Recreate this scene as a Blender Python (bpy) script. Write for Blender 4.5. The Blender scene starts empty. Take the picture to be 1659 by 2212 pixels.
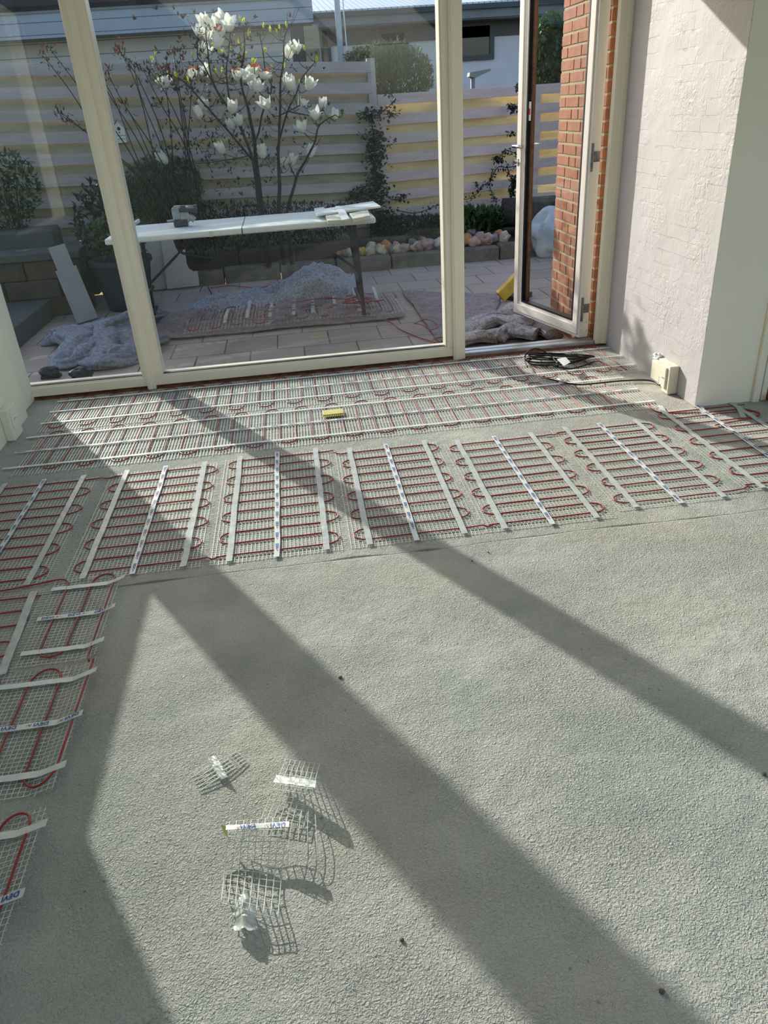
import bpy, math, random
import numpy as np
from mathutils import Vector, Matrix, noise
random.seed(7)
SC = bpy.context.scene
COL = SC.collection

# ------------------------------------------------------------------ camera
CX, CY, FPX, EYE = 829.5, 1106.0, 1605.0, 1.46
_d = np.array([205., 2939., FPX]); _d /= np.linalg.norm(_d)
_y = np.array([-229.5, -851., FPX]); _y /= np.linalg.norm(_y)
_y = _y - _d * (_y @ _d); _y /= np.linalg.norm(_y)
_x = np.cross(_y, -_d)
if _x[0] < 0: _x = -_x
RM = np.array([_x, _y, -_d])
cam_d = bpy.data.cameras.new('camera'); cam = bpy.data.objects.new('camera', cam_d); COL.objects.link(cam)
cam_d.sensor_fit = 'VERTICAL'; cam_d.sensor_height = 24.0
cam_d.lens = 24.0 * FPX / 2212.0
cam_d.clip_start = 0.02; cam_d.clip_end = 200
mw = Matrix.Identity(4)
for i in range(3):
    mw[i][0] = RM[i][0]; mw[i][1] = -RM[i][1]; mw[i][2] = -RM[i][2]
mw[0][3], mw[1][3], mw[2][3] = 0, 0, EYE
cam.matrix_world = mw
SC.camera = cam

def P(px, py, ax, val):
    """survey helper: the point of the plane (axis ax = val) seen at a pixel of the photograph"""
    r = RM @ np.array([px - CX, py - CY, FPX])
    C = np.array([0, 0, EYE])
    t = (val - C[ax]) / r[ax]
    return Vector(C + t * r)
def FL(px, py, z=0.): return P(px, py, 2, z)
def PX(p):
    c = RM.T @ (np.array(p) - np.array([0, 0, EYE]))
    return CX + FPX * c[0] / c[2], CY + FPX * c[1] / c[2]

# ------------------------------------------------------------------ world, sun, exposure
SUN = Vector((0.57, -1.0, -0.50)).normalized()
world = bpy.data.worlds.new('world'); SC.world = world; world.use_nodes = True
wn = world.node_tree; wn.nodes.clear()
wo = wn.nodes.new('ShaderNodeOutputWorld'); bg = wn.nodes.new('ShaderNodeBackground')
sky = wn.nodes.new('ShaderNodeTexSky')
sky.sky_type = 'NISHITA'; sky.sun_disc = False
sky.sun_elevation = math.radians(23.5); sky.sun_rotation = math.atan2(-SUN.x, -SUN.y)
sky.air_density = 1.0; sky.dust_density = 2.0; sky.ozone_density = 1.0
hs = wn.nodes.new('ShaderNodeHueSaturation'); hs.inputs['Saturation'].default_value = 1.0
wn.links.new(sky.outputs[0], hs.inputs['Color']); wn.links.new(hs.outputs[0], bg.inputs[0]); wn.links.new(bg.outputs[0], wo.inputs[0])
bg.inputs[1].default_value = 0.20
sl = bpy.data.lights.new('sun', 'SUN'); so = bpy.data.objects.new('sun', sl); COL.objects.link(so)
sl.energy = 3.8; sl.angle = math.radians(0.6); sl.color = (1.0, 0.955, 0.87)
so.rotation_euler = SUN.to_track_quat('-Z', 'Y').to_euler(); so.location = (-8, 14, 9)
vs = SC.view_settings
SC.display_settings.display_device = 'sRGB'
vs.view_transform = 'Standard'; vs.look = 'None'; vs.gamma = 1.0; vs.use_curve_mapping = False
vs.exposure = 0.64
SC.cycles.max_bounces = 10; SC.cycles.transparent_max_bounces = 24
SC.cycles.caustics_reflective = False; SC.cycles.caustics_refractive = False

# ------------------------------------------------------------------ materials
def srgb(r, g, b):
    f = lambda c: (c / 255 / 12.92) if c / 255 <= 0.04045 else ((c / 255 + 0.055) / 1.055) ** 2.4
    return (f(r), f(g), f(b), 1)
def newmat(name):
    m = bpy.data.materials.new(name); m.use_nodes = True
    nt = m.node_tree; nt.nodes.clear()
    out = nt.nodes.new('ShaderNodeOutputMaterial'); bs = nt.nodes.new('ShaderNodeBsdfPrincipled')
    nt.links.new(bs.outputs[0], out.inputs[0])
    return m, nt, bs, out
def coords(nt, kind='Object', scale=(1, 1, 1)):
    tc = nt.nodes.new('ShaderNodeTexCoord'); mp = nt.nodes.new('ShaderNodeMapping')
    mp.inputs['Scale'].default_value = scale
    nt.links.new(tc.outputs[kind], mp.inputs[0]); return mp.outputs[0]
def nz(nt, vec, scale, detail=4, rough=0.55, dist=0.0):
    n = nt.nodes.new('ShaderNodeTexNoise'); nt.links.new(vec, n.inputs['Vector'])
    n.inputs['Scale'].default_value = scale; n.inputs['Detail'].default_value = detail
    n.inputs['Roughness'].default_value = rough; n.inputs['Distortion'].default_value = dist
    return n.outputs['Fac']
def mth(nt, op, a, b=None, c=None, clamp=False):
    n = nt.nodes.new('ShaderNodeMath'); n.operation = op; n.use_clamp = clamp
    for i, v in enumerate((a, b, c)):
        if v is None: continue
        if isinstance(v, (int, float)): n.inputs[i].default_value = v
        else: nt.links.new(v, n.inputs[i])
    return n.outputs[0]
def ramp(nt, fac, stops):
    n = nt.nodes.new('ShaderNodeValToRGB'); cr = n.color_ramp
    while len(cr.elements) < len(stops): cr.elements.new(0.5)
    for e, (p, c) in zip(cr.elements, stops):
        e.position = p; e.color = c
    nt.links.new(fac, n.inputs[0]); return n.outputs[0]
def mixc(nt, fac, a, b):
    n = nt.nodes.new('ShaderNodeMix'); n.data_type = 'RGBA'
    if isinstance(fac, (int, float)): n.inputs[0].default_value = fac
    else: nt.links.new(fac, n.inputs[0])
    for i, v in ((6, a), (7, b)):
        if isinstance(v, tuple): n.inputs[i].default_value = v
        else: nt.links.new(v, n.inputs[i])
    return n.outputs[2]
def bump(nt, bs, h, strength=0.5, dist=0.01, prev=None):
    n = nt.nodes.new('ShaderNodeBump'); n.inputs['Strength'].default_value = strength
    n.inputs['Distance'].default_value = dist; nt.links.new(h, n.inputs['Height'])
    if prev: nt.links.new(prev, n.inputs['Normal'])
    nt.links.new(n.outputs[0], bs.inputs['Normal']); return n.outputs[0]
def simple(name, c1, c2=None, scale=8, rough=0.7, metal=0.0, bmp=0.0, bscale=60, bdist=0.003, stretch=(1, 1, 1), detail=4, spec=0.5, trans=0.0):
    m, nt, bs, out = newmat(name); v = coords(nt, 'Object', stretch)
    if c2 is None: c2 = tuple(min(1, x * 0.86) for x in c1[:3]) + (1,)
    col = ramp(nt, nz(nt, v, scale, detail), [(0.32, c1), (0.68, c2)])
    nt.links.new(col, bs.inputs['Base Color'])
    bs.inputs['Roughness'].default_value = rough; bs.inputs['Metallic'].default_value = metal
    bs.inputs['Specular IOR Level'].default_value = spec
    if bmp: bump(nt, bs, nz(nt, v, bscale, 5), bmp, bdist)
    if trans:
        tr = nt.nodes.new('ShaderNodeBsdfTranslucent'); nt.links.new(col, tr.inputs[0])
        mx = nt.nodes.new('ShaderNodeMixShader'); mx.inputs[0].default_value = trans
        nt.links.new(bs.outputs[0], mx.inputs[1]); nt.links.new(tr.outputs[0], mx.inputs[2])
        nt.links.new(mx.outputs[0], out.inputs[0])
    return m
def glassmat(name, tint, k=1.0, dirt=0.0):
    m, nt, bs, out = newmat(name); nt.nodes.remove(bs)
    t = nt.nodes.new('ShaderNodeBsdfTransparent'); t.inputs[0].default_value = tint
    g = nt.nodes.new('ShaderNodeBsdfGlossy'); g.inputs['Roughness'].default_value = 0.0
    lw = nt.nodes.new('ShaderNodeLayerWeight'); lw.inputs[0].default_value = 0.5
    f = mth(nt, 'MULTIPLY_ADD', mth(nt, 'POWER', lw.outputs['Facing'], 5), 0.9, 0.05 * k, clamp=True)
    mx = nt.nodes.new('ShaderNodeMixShader'); nt.links.new(f, mx.inputs[0])
    nt.links.new(t.outputs[0], mx.inputs[1]); nt.links.new(g.outputs[0], mx.inputs[2])
    last = mx.outputs[0]
    if dirt:      # thin film of dust and dried rain on the pane
        d = nt.nodes.new('ShaderNodeBsdfDiffuse'); d.inputs[0].default_value = (0.6, 0.63, 0.62, 1)
        tl = nt.nodes.new('ShaderNodeBsdfTranslucent'); tl.inputs[0].default_value = (0.6, 0.63, 0.62, 1)
        ad = nt.nodes.new('ShaderNodeMixShader'); nt.links.new(d.outputs[0], ad.inputs[1]); nt.links.new(tl.outputs[0], ad.inputs[2])
        v = coords(nt, 'Object', (1, 1, 0.35)); n1 = nz(nt, v, 2.2, 3)
        fac = mth(nt, 'MULTIPLY', mth(nt, 'MULTIPLY_ADD', n1, 1.2, -0.1, clamp=True), dirt)
        m2 = nt.nodes.new('ShaderNodeMixShader'); nt.links.new(fac, m2.inputs[0])
        nt.links.new(last, m2.inputs[1]); nt.links.new(ad.outputs[0], m2.inputs[2]); last = m2.outputs[0]
    nt.links.new(last, out.inputs[0]); return m

def concrete_floor():
    m, nt, bs, out = newmat('screed')
    v = coords(nt)
    big = nz(nt, v, 1.3, 3, 0.5, 0.4); mid = nz(nt, v, 5.0, 5, 0.6, 0.3); fine = nz(nt, v, 150, 4, 0.65, 0.3)
    c = ramp(nt, big, [(0.32, srgb(170, 175, 166)), (0.5, srgb(189, 188, 180)), (0.68, srgb(200, 193, 176))])
    c = mixc(nt, mth(nt, 'MULTIPLY_ADD', mid, 1.6, -0.45, clamp=True), c, srgb(208, 206, 197))
    green = mth(nt, 'MULTIPLY_ADD', nz(nt, v, 2.6, 4, 0.6), 4.0, -2.35, clamp=True)
    c = mixc(nt, mth(nt, 'MULTIPLY', green, 0.6), c, srgb(168, 177, 150))
    warm = mth(nt, 'MULTIPLY_ADD', nz(nt, v, 0.9, 2), 4.0, -2.4, clamp=True)
    c = mixc(nt, mth(nt, 'MULTIPLY', warm, 0.5), c, srgb(208, 192, 170))
    c = mixc(nt, mth(nt, 'MULTIPLY_ADD', fine, 1.4, -0.55, clamp=True), c, srgb(158, 163, 157))
    # pits
    vo = nt.nodes.new('ShaderNodeTexVoronoi'); nt.links.new(v, vo.inputs['Vector']); vo.inputs['Scale'].default_value = 26
    pit = mth(nt, 'MULTIPLY', mth(nt, 'LESS_THAN', vo.outputs['Distance'], 0.10), mth(nt, 'GREATER_THAN', nz(nt, v, 3.0, 2), 0.56))
    c = mixc(nt, mth(nt, 'MULTIPLY', pit, 0.45), c, srgb(84, 88, 84))
    # dark broken line, sunk a little in the bump, parallel to the windows
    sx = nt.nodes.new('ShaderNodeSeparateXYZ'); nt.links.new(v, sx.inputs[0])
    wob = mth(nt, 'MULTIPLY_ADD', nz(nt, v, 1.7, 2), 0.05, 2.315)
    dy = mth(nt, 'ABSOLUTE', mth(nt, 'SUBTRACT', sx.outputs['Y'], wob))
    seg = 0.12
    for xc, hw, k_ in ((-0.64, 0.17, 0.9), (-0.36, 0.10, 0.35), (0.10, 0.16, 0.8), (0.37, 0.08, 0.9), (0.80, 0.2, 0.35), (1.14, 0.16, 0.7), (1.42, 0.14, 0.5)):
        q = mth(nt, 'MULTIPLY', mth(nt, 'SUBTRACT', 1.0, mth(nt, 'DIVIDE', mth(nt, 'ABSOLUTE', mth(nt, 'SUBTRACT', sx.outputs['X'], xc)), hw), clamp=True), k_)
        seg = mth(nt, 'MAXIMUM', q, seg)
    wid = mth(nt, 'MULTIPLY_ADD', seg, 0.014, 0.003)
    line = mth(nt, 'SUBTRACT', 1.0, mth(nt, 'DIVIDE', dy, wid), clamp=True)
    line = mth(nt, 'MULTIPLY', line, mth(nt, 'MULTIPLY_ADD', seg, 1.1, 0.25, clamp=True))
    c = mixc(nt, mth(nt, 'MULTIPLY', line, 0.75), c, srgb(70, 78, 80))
    # thin trowel scratches, paler than the rest
    sc = None
    for (x0, y0, x1, y1) in ((0.32, 1.49, 0.36, 1.13), (0.022, 1.40, 0.105, 1.17), (0.33, 1.15, 0.42, 1.13), (0.115, 1.72, 0.06, 1.50)):
        L = math.hypot(x1 - x0, y1 - y0); ux, uy = (x1 - x0) / L, (y1 - y0) / L
        ax = mth(nt, 'SUBTRACT', sx.outputs['X'], x0); ay = mth(nt, 'SUBTRACT', sx.outputs['Y'], y0)
        along = mth(nt, 'ADD', mth(nt, 'MULTIPLY', ax, ux), mth(nt, 'MULTIPLY', ay, uy))
        acr = mth(nt, 'ABSOLUTE', mth(nt, 'ADD', mth(nt, 'SUBTRACT', mth(nt, 'MULTIPLY', ax, uy), mth(nt, 'MULTIPLY', ay, ux)), mth(nt, 'MULTIPLY_ADD', nz(nt, v, 8, 2), 0.014, -0.007)))
        k = mth(nt, 'LESS_THAN', acr, 0.0013)
        k = mth(nt, 'MULTIPLY', k, mth(nt, 'MULTIPLY', mth(nt, 'GREATER_THAN', along, 0), mth(nt, 'LESS_THAN', along, L)))
        sc = k if sc is None else mth(nt, 'MAXIMUM', sc, k)
    c = mixc(nt, mth(nt, 'MULTIPLY', sc, 0.6), c, srgb(205, 205, 196))
    nt.links.new(c, bs.inputs['Base Color']); bs.inputs['Roughness'].default_value = 0.9
    bs.inputs['Specular IOR Level'].default_value = 0.20
    amp = mth(nt, 'MULTIPLY_ADD', nz(nt, v, 2.2, 3, 0.6), 2.6, -0.75, clamp=True)
    amp = mth(nt, 'MULTIPLY_ADD', amp, 0.75, 0.25)
    worm = mth(nt, 'ABSOLUTE', mth(nt, 'SUBTRACT', nz(nt, v, 125, 2, 0.5, 0.4), 0.5))
    h = mth(nt, 'ADD', mth(nt, 'MULTIPLY', worm, 1.3), mth(nt, 'MULTIPLY', fine, 0.5))
    h = mth(nt, 'MULTIPLY', h, amp)
    h = mth(nt, 'ADD', h, mth(nt, 'MULTIPLY', nz(nt, v, 11, 3), 0.9))
    h = mth(nt, 'SUBTRACT', h, mth(nt, 'MULTIPLY', pit, 0.35))
    h = mth(nt, 'SUBTRACT', h, mth(nt, 'MULTIPLY', line, 0.6))
    bump(nt, bs, h, 1.0, 0.0165)
    return m

def painted_brick():
    m, nt, bs, out = newmat('painted_brick')
    tc = nt.nodes.new('ShaderNodeTexCoord'); sp = nt.nodes.new('ShaderNodeSeparateXYZ'); cb = nt.nodes.new('ShaderNodeCombineXYZ')
    nt.links.new(tc.outputs['Object'], sp.inputs[0]); nt.links.new(sp.outputs['Y'], cb.inputs[0])
    wv = mth(nt, 'MULTIPLY_ADD', nz(nt, tc.outputs['Object'], 9, 2), 0.022, 0)
    nt.links.new(mth(nt, 'ADD', sp.outputs['Z'], wv), cb.inputs[1])
    br = nt.nodes.new('ShaderNodeTexBrick'); nt.links.new(cb.outputs[0], br.inputs[0])
    br.offset = 0.36; br.offset_frequency = 2; br.squash = 0.7; br.squash_frequency = 3
    br.inputs['Scale'].default_value = 1.0; br.inputs['Brick Width'].default_value = 0.245; br.inputs['Row Height'].default_value = 0.0705
    br.inputs['Mortar Size'].default_value = 0.006; br.inputs['Mortar Smooth'].default_value = 0.15
    o = tc.outputs['Object']
    msk = mth(nt, 'MULTIPLY_ADD', nz(nt, o, 4.5, 4), 7, -3.2, clamp=True)
    mort = mth(nt, 'MULTIPLY', br.outputs['Fac'], msk)
    c = ramp(nt, nz(nt, o, 5, 5), [(0.3, srgb(186, 182, 183)), (0.7, srgb(181, 179, 177))])
    nt.links.new(c, bs.inputs['Base Color']); bs.inputs['Roughness'].default_value = 0.65
    fine = nz(nt, o, 120, 4, 0.6); lump = nz(nt, o, 38, 4, 0.6, 0.8)
    rough = mth(nt, 'MULTIPLY_ADD', nz(nt, o, 4, 2), 3, -1.1, clamp=True)
    h = mth(nt, 'ADD', mth(nt, 'MULTIPLY', mort, -0.8), mth(nt, 'MULTIPLY', mth(nt, 'MULTIPLY', lump, rough), 1.7))
    h = mth(nt, 'ADD', h, mth(nt, 'MULTIPLY', fine, 0.18))
    bump(nt, bs, h, 0.9, 0.005)
    return m

def paving_mat():
    m, nt, bs, out = newmat('paving'); v = coords(nt)
    br = nt.nodes.new('ShaderNodeTexBrick'); nt.links.new(v, br.inputs[0])
    br.offset = 0.5; br.inputs['Scale'].default_value = 1.0
    br.inputs['Brick Width'].default_value = 0.40; br.inputs['Row Height'].default_value = 0.40
    br.inputs['Mortar Size'].default_value = 0.006; br.inputs['Mortar Smooth'].default_value = 0.2
    br.inputs['Color1'].default_value = srgb(176, 158, 146); br.inputs['Color2'].default_value = srgb(162, 146, 134)
    br.inputs['Mortar'].default_value = srgb(72, 66, 60)
    c = mixc(nt, mth(nt, 'MULTIPLY_ADD', nz(nt, v, 3, 5, 0.6), 1.5, -0.5, clamp=True), br.outputs['Color'], srgb(184, 166, 154))
    dust = mth(nt, 'MULTIPLY_ADD', nz(nt, v, 7, 5, 0.65), 9, -6.0, clamp=True)
    c = mixc(nt, mth(nt, 'MULTIPLY', dust, 0.6), c, srgb(205, 200, 192))
    nt.links.new(c, bs.inputs['Base Color']); bs.inputs['Roughness'].default_value = 0.85
    h = mth(nt, 'SUBTRACT', mth(nt, 'MULTIPLY', nz(nt, v, 90, 4), 0.3), br.outputs['Fac'])
    bump(nt, bs, h, 0.5, 0.006); return m

def striped(name, c1, c2, cl, pitch, axis='Z', lw=0.06, rough=0.6):
    """horizontal boards: a dark joint every pitch metres along the axis"""
    m, nt, bs, out = newmat(name); tc = nt.nodes.new('ShaderNodeTexCoord')
    sp = nt.nodes.new('ShaderNodeSeparateXYZ'); nt.links.new(tc.outputs['Object'], sp.inputs[0])
    fr = mth(nt, 'FRACT', mth(nt, 'DIVIDE', sp.outputs[axis], pitch))
    ln = mth(nt, 'LESS_THAN', fr, lw)
    c = ramp(nt, nz(nt, tc.outputs['Object'], 2.0, 3), [(0.3, c1), (0.7, c2)])
    c = mixc(nt, ln, c, cl); nt.links.new(c, bs.inputs['Base Color'])
    bs.inputs['Roughness'].default_value = rough
    bump(nt, bs, mth(nt, 'SUBTRACT', 1.0, ln), 0.4, 0.01)
    return m

M = {}
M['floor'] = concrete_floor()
M['wallbrick'] = painted_brick()
M['plaster'] = simple('smooth_plaster', srgb(250, 243, 222), srgb(246, 239, 216), 3, 0.6, bmp=0.15, bscale=150, bdist=0.001)
M['plaster_l'] = simple('left_plaster', srgb(240, 241, 222), srgb(234, 236, 216), 3, 0.6, bmp=0.2, bscale=40, bdist=0.002)
M['frame'] = simple('window_frame_paint', srgb(248, 240, 220), srgb(244, 236, 214), 2, 0.38)
M['frame_out'] = simple('door_frame_paint', srgb(242, 234, 224), srgb(236, 229, 218), 2, 0.35)
M['gasket'] = simple('black_gasket', srgb(18, 20, 26), None, 5, 0.45)
M['alu'] = simple('aluminium', srgb(190, 192, 194), srgb(170, 172, 176), 6, 0.32, 0.85)
M['steel'] = simple('steel', srgb(150, 150, 148), srgb(110, 112, 112), 30, 0.4, 0.9)
M['chrome'] = simple('brushed_chrome', srgb(215, 213, 210), srgb(190, 190, 190), 10, 0.22, 1.0)
M['bronze'] = simple('anodised_bronze', srgb(150, 126, 108), srgb(112, 92, 80), 20, 0.4, 0.4)
M['glass'] = glassmat('window_glass', (0.885, 0.915, 0.915, 1), 0.7, 0.004)
M['glass_d'] = glassmat('door_glass', (0.93, 0.94, 0.93, 1), 0.8, 0.003)
M['glass_r'] = glassmat('roof_glass', (0.97, 0.97, 0.97, 1), 0.8)
M['brick'] = simple('red_brick', srgb(176, 120, 92), srgb(152, 98, 72), 14, 0.85, bmp=0.5, bscale=90, bdist=0.002)
M['mortar'] = simple('brick_mortar', srgb(180, 172, 146), srgb(164, 156, 130), 40, 0.95, bmp=0.5, bscale=120, bdist=0.002)
M['rubble'] = simple('brick_rubble', srgb(150, 96, 66), srgb(84, 62, 52), 22, 0.95, bmp=1.0, bscale=50, bdist=0.01)
M['foam'] = simple('expanding_foam', srgb(190, 140, 80), srgb(150, 104, 60), 25, 0.9, bmp=0.8, bscale=60, bdist=0.006)
M['net'] = simple('glassfibre_net', srgb(228, 229, 220), srgb(208, 210, 200), 20, 0.5)
M['cable'] = simple('red_heating_cable', srgb(168, 42, 40), srgb(150, 34, 34), 20, 0.35)
M['tape'] = simple('white_tape', srgb(228, 232, 230), srgb(214, 219, 219), 30, 0.42, bmp=0.35, bscale=70, bdist=0.002)
M['tape_t'] = simple('translucent_tape', srgb(226, 230, 226), srgb(206, 211, 207), 30, 0.35, bmp=0.5, bscale=70, bdist=0.002)
def see_through(m, f):
    nt = m.node_tree; out = [n for n in nt.nodes if n.type == 'OUTPUT_MATERIAL'][0]; src = out.inputs[0].links[0].from_socket
    t = nt.nodes.new('ShaderNodeBsdfTransparent'); mx = nt.nodes.new('ShaderNodeMixShader'); mx.inputs[0].default_value = f
    nt.links.new(src, mx.inputs[1]); nt.links.new(t.outputs[0], mx.inputs[2]); nt.links.new(mx.outputs[0], out.inputs[0])
see_through(M['tape_t'], 0.34)
M['blue'] = simple('blue_print', srgb(36, 76, 160), None, 5, 0.5)
M['red'] = simple('red_print', srgb(214, 50, 50), None, 5, 0.5)
M['black'] = simple('black_rubber_cable', srgb(24, 24, 26), srgb(34, 34, 36), 20, 0.32)
M['blackmetal'] = simple('black_metal', srgb(30, 32, 34), srgb(42, 44, 46), 20, 0.45)
M['yellow'] = simple('yellow_plastic', srgb(228, 216, 132), srgb(214, 200, 112), 12, 0.45)
M['yellowwood'] = simple('yellow_painted_wood', srgb(206, 178, 62), srgb(178, 150, 44), 12, 0.5)
M['beige'] = simple('beige_plastic', srgb(226, 220, 202), srgb(220, 214, 194), 4, 0.4)
M['creamdoor'] = simple('cream_door_paint', srgb(214, 206, 160), srgb(206, 198, 150), 3, 0.45)
M['woodsill'] = simple('worn_wood_threshold', srgb(176, 130, 88), srgb(136, 96, 64), 5, 0.7, stretch=(1, 8, 8), bmp=0.4)
M['paving'] = paving_mat()
M['soil'] = simple('soil', srgb(62, 56, 46), srgb(44, 46, 34), 9, 1.0, bmp=1.0, bscale=25, bdist=0.03)
M['kerb'] = simple('kerb_concrete', srgb(116, 108, 96), srgb(88, 84, 74), 9, 0.9, bmp=0.7, bscale=60, bdist=0.006)
M['step'] = simple('step_concrete', srgb(84, 86, 86), srgb(72, 74, 74), 6, 0.9, bmp=0.5, bscale=50, bdist=0.004)
M['block'] = simple('retaining_block', srgb(84, 74, 62), srgb(68, 60, 50), 12, 0.95, bmp=0.7, bscale=50, bdist=0.006)
M['front_board'] = simple('fence_front_board', srgb(212, 190, 186), srgb(194, 174, 170), 3, 0.75, stretch=(0.4, 4, 6), bmp=0.3, bscale=30)
M['back_board'] = simple('fence_back_board', srgb(236, 222, 182), srgb(214, 194, 140), 3, 0.8, stretch=(0.6, 3, 5), bmp=0.3, bscale=30, trans=0.35)
M['front_board_l'] = simple('fence_front_board_pale', srgb(186, 178, 174), srgb(164, 158, 156), 3, 0.75, stretch=(0.4, 4, 6), bmp=0.3, bscale=30)
M['back_board_l'] = simple('fence_back_board_grey', srgb(168, 160, 136), srgb(140, 132, 110), 3, 0.8, stretch=(0.6, 3, 5), bmp=0.3, bscale=30)
M['bark'] = simple('bark', srgb(74, 66, 60), srgb(46, 42, 40), 20, 0.9, bmp=0.6, bscale=40, bdist=0.006)
M['petal'] = simple('magnolia_petal', srgb(244, 243, 230), srgb(236, 236, 222), 12, 0.5, trans=0.4)
M['petal_tip'] = simple('petal_tip', srgb(196, 112, 62), srgb(180, 90, 56), 12, 0.6, trans=0.3)
M['bud'] = simple('young_leaf', srgb(214, 214, 50), srgb(186, 196, 50), 12, 0.5, trans=0.5)
M['redleaf'] = simple('red_brown_leaf', srgb(122, 62, 56), srgb(84, 60, 54), 9, 0.5, trans=0.2)
M['darkleaf'] = simple('dark_leaf', srgb(58, 68, 50), srgb(44, 50, 42), 9, 0.55, trans=0.2)
M['ivy'] = simple('ivy_leaf', srgb(46, 66, 40), srgb(34, 48, 34), 9, 0.45, trans=0.15)
M['green'] = simple('green_leaf', srgb(74, 104, 54), srgb(50, 78, 40), 9, 0.5, trans=0.3)
M['hedge'] = simple('conifer_leaf', srgb(82, 110, 64), srgb(58, 82, 50), 5, 0.6, trans=0.25)
M['willow'] = simple('willow_leaf', srgb(112, 118, 82), srgb(84, 92, 64), 5, 0.6, trans=0.3)
M['siding'] = striped('blue_grey_siding', srgb(158, 170, 186), srgb(150, 162, 178), srgb(70, 76, 86), 0.145)
M['siding2'] = striped('pale_grey_siding', srgb(196, 200, 202), srgb(186, 190, 194), srgb(96, 98, 102), 0.17)
M['rooftile'] = striped('dark_roof_tiles', srgb(44, 46, 54), srgb(36, 38, 46), srgb(40, 40, 42), 0.3, 'Y', 0.12)
M['rooftile'].node_tree.nodes['Principled BSDF'].inputs['Specular IOR Level'].default_value = 0.0
M['ribbed'] = striped('light_metal_roof', srgb(206, 216, 224), srgb(196, 206, 216), srgb(130, 140, 152), 0.11, 'X', 0.16, 0.4)
M['housewall'] = simple('white_rendered_brick', srgb(214, 214, 222), srgb(204, 204, 212), 3, 0.8, bmp=0.4, bscale=20, bdist=0.01)
M['darkgrey'] = simple('dark_grey_paint', srgb(66, 70, 76), srgb(56, 60, 66), 3, 0.5)
M['soffit'] = simple('grey_fascia', srgb(120, 128, 134), srgb(106, 114, 120), 3, 0.6)
M['darkglass'] = simple('dark_window_glass', srgb(40, 48, 56), srgb(30, 38, 42), 3, 0.04)
M['pole'] = simple('pale_pole_paint', srgb(180, 194, 204), srgb(160, 176, 190), 3, 0.4)
M['table'] = simple('white_plastic_top', srgb(232, 236, 230), srgb(222, 228, 222), 30, 0.45, bmp=0.15, bscale=150, bdist=0.001)
M['insul'] = simple('offwhite_board', srgb(222, 219, 202), srgb(206, 202, 184), 18, 0.85, bmp=0.5, bscale=80, bdist=0.003)
M['palegrey'] = simple('pale_grey_board', srgb(188, 184, 176), srgb(176, 172, 164), 5, 0.8)
M['plank'] = simple('grey_plank', srgb(150, 146, 140), srgb(136, 134, 130), 6, 0.8)
M['toolgrey'] = simple('grey_tool_plastic', srgb(158, 164, 164), srgb(128, 134, 134), 20, 0.5)
M['tooldark'] = simple('dark_tool_plastic', srgb(54, 58, 62), srgb(70, 72, 76), 20, 0.4)
M['cloth'] = simple('grey_felt', srgb(190, 186, 188), srgb(122, 120, 126), 60, 0.95, bmp=0.7, bscale=120, bdist=0.004, detail=6)
M['cloth_b'] = simple('blue_grey_felt', srgb(158, 160, 172), srgb(108, 108, 118), 40, 0.95, bmp=0.7, bscale=120, bdist=0.004, detail=6)
M['cloth_p'] = simple('pinkish_grey_sheet', srgb(150, 138, 138), srgb(112, 100, 104), 30, 0.6, bmp=0.7, bscale=80, bdist=0.005, detail=6)
M['plasticbag'] = simple('blue_white_bag', srgb(214, 216, 216), srgb(160, 186, 206), 4, 0.25, bmp=0.6, bscale=9, bdist=0.04)
M['pot'] = simple('dark_pot', srgb(52, 56, 64), srgb(42, 44, 50), 3, 0.5)
M['ceiling'] = simple('white_ceiling', srgb(244, 242, 234), None, 2, 0.8)
STONES = {n: simple('stone_' + n.replace(' ', '_'), srgb(*c), srgb(*[int(x * 0.8) for x in c]), 14, 0.8, bmp=0.5, bscale=40, bdist=0.006)
          for n, c in {'orange': (196, 136, 84), 'cream': (204, 190, 160), 'pink': (190, 156, 144), 'grey': (136, 132, 128), 'violet grey': (150, 136, 146),
                       'brown': (140, 110, 84), 'white': (214, 210, 204), 'yellow ochre': (204, 164, 84)}.items()}

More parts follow.
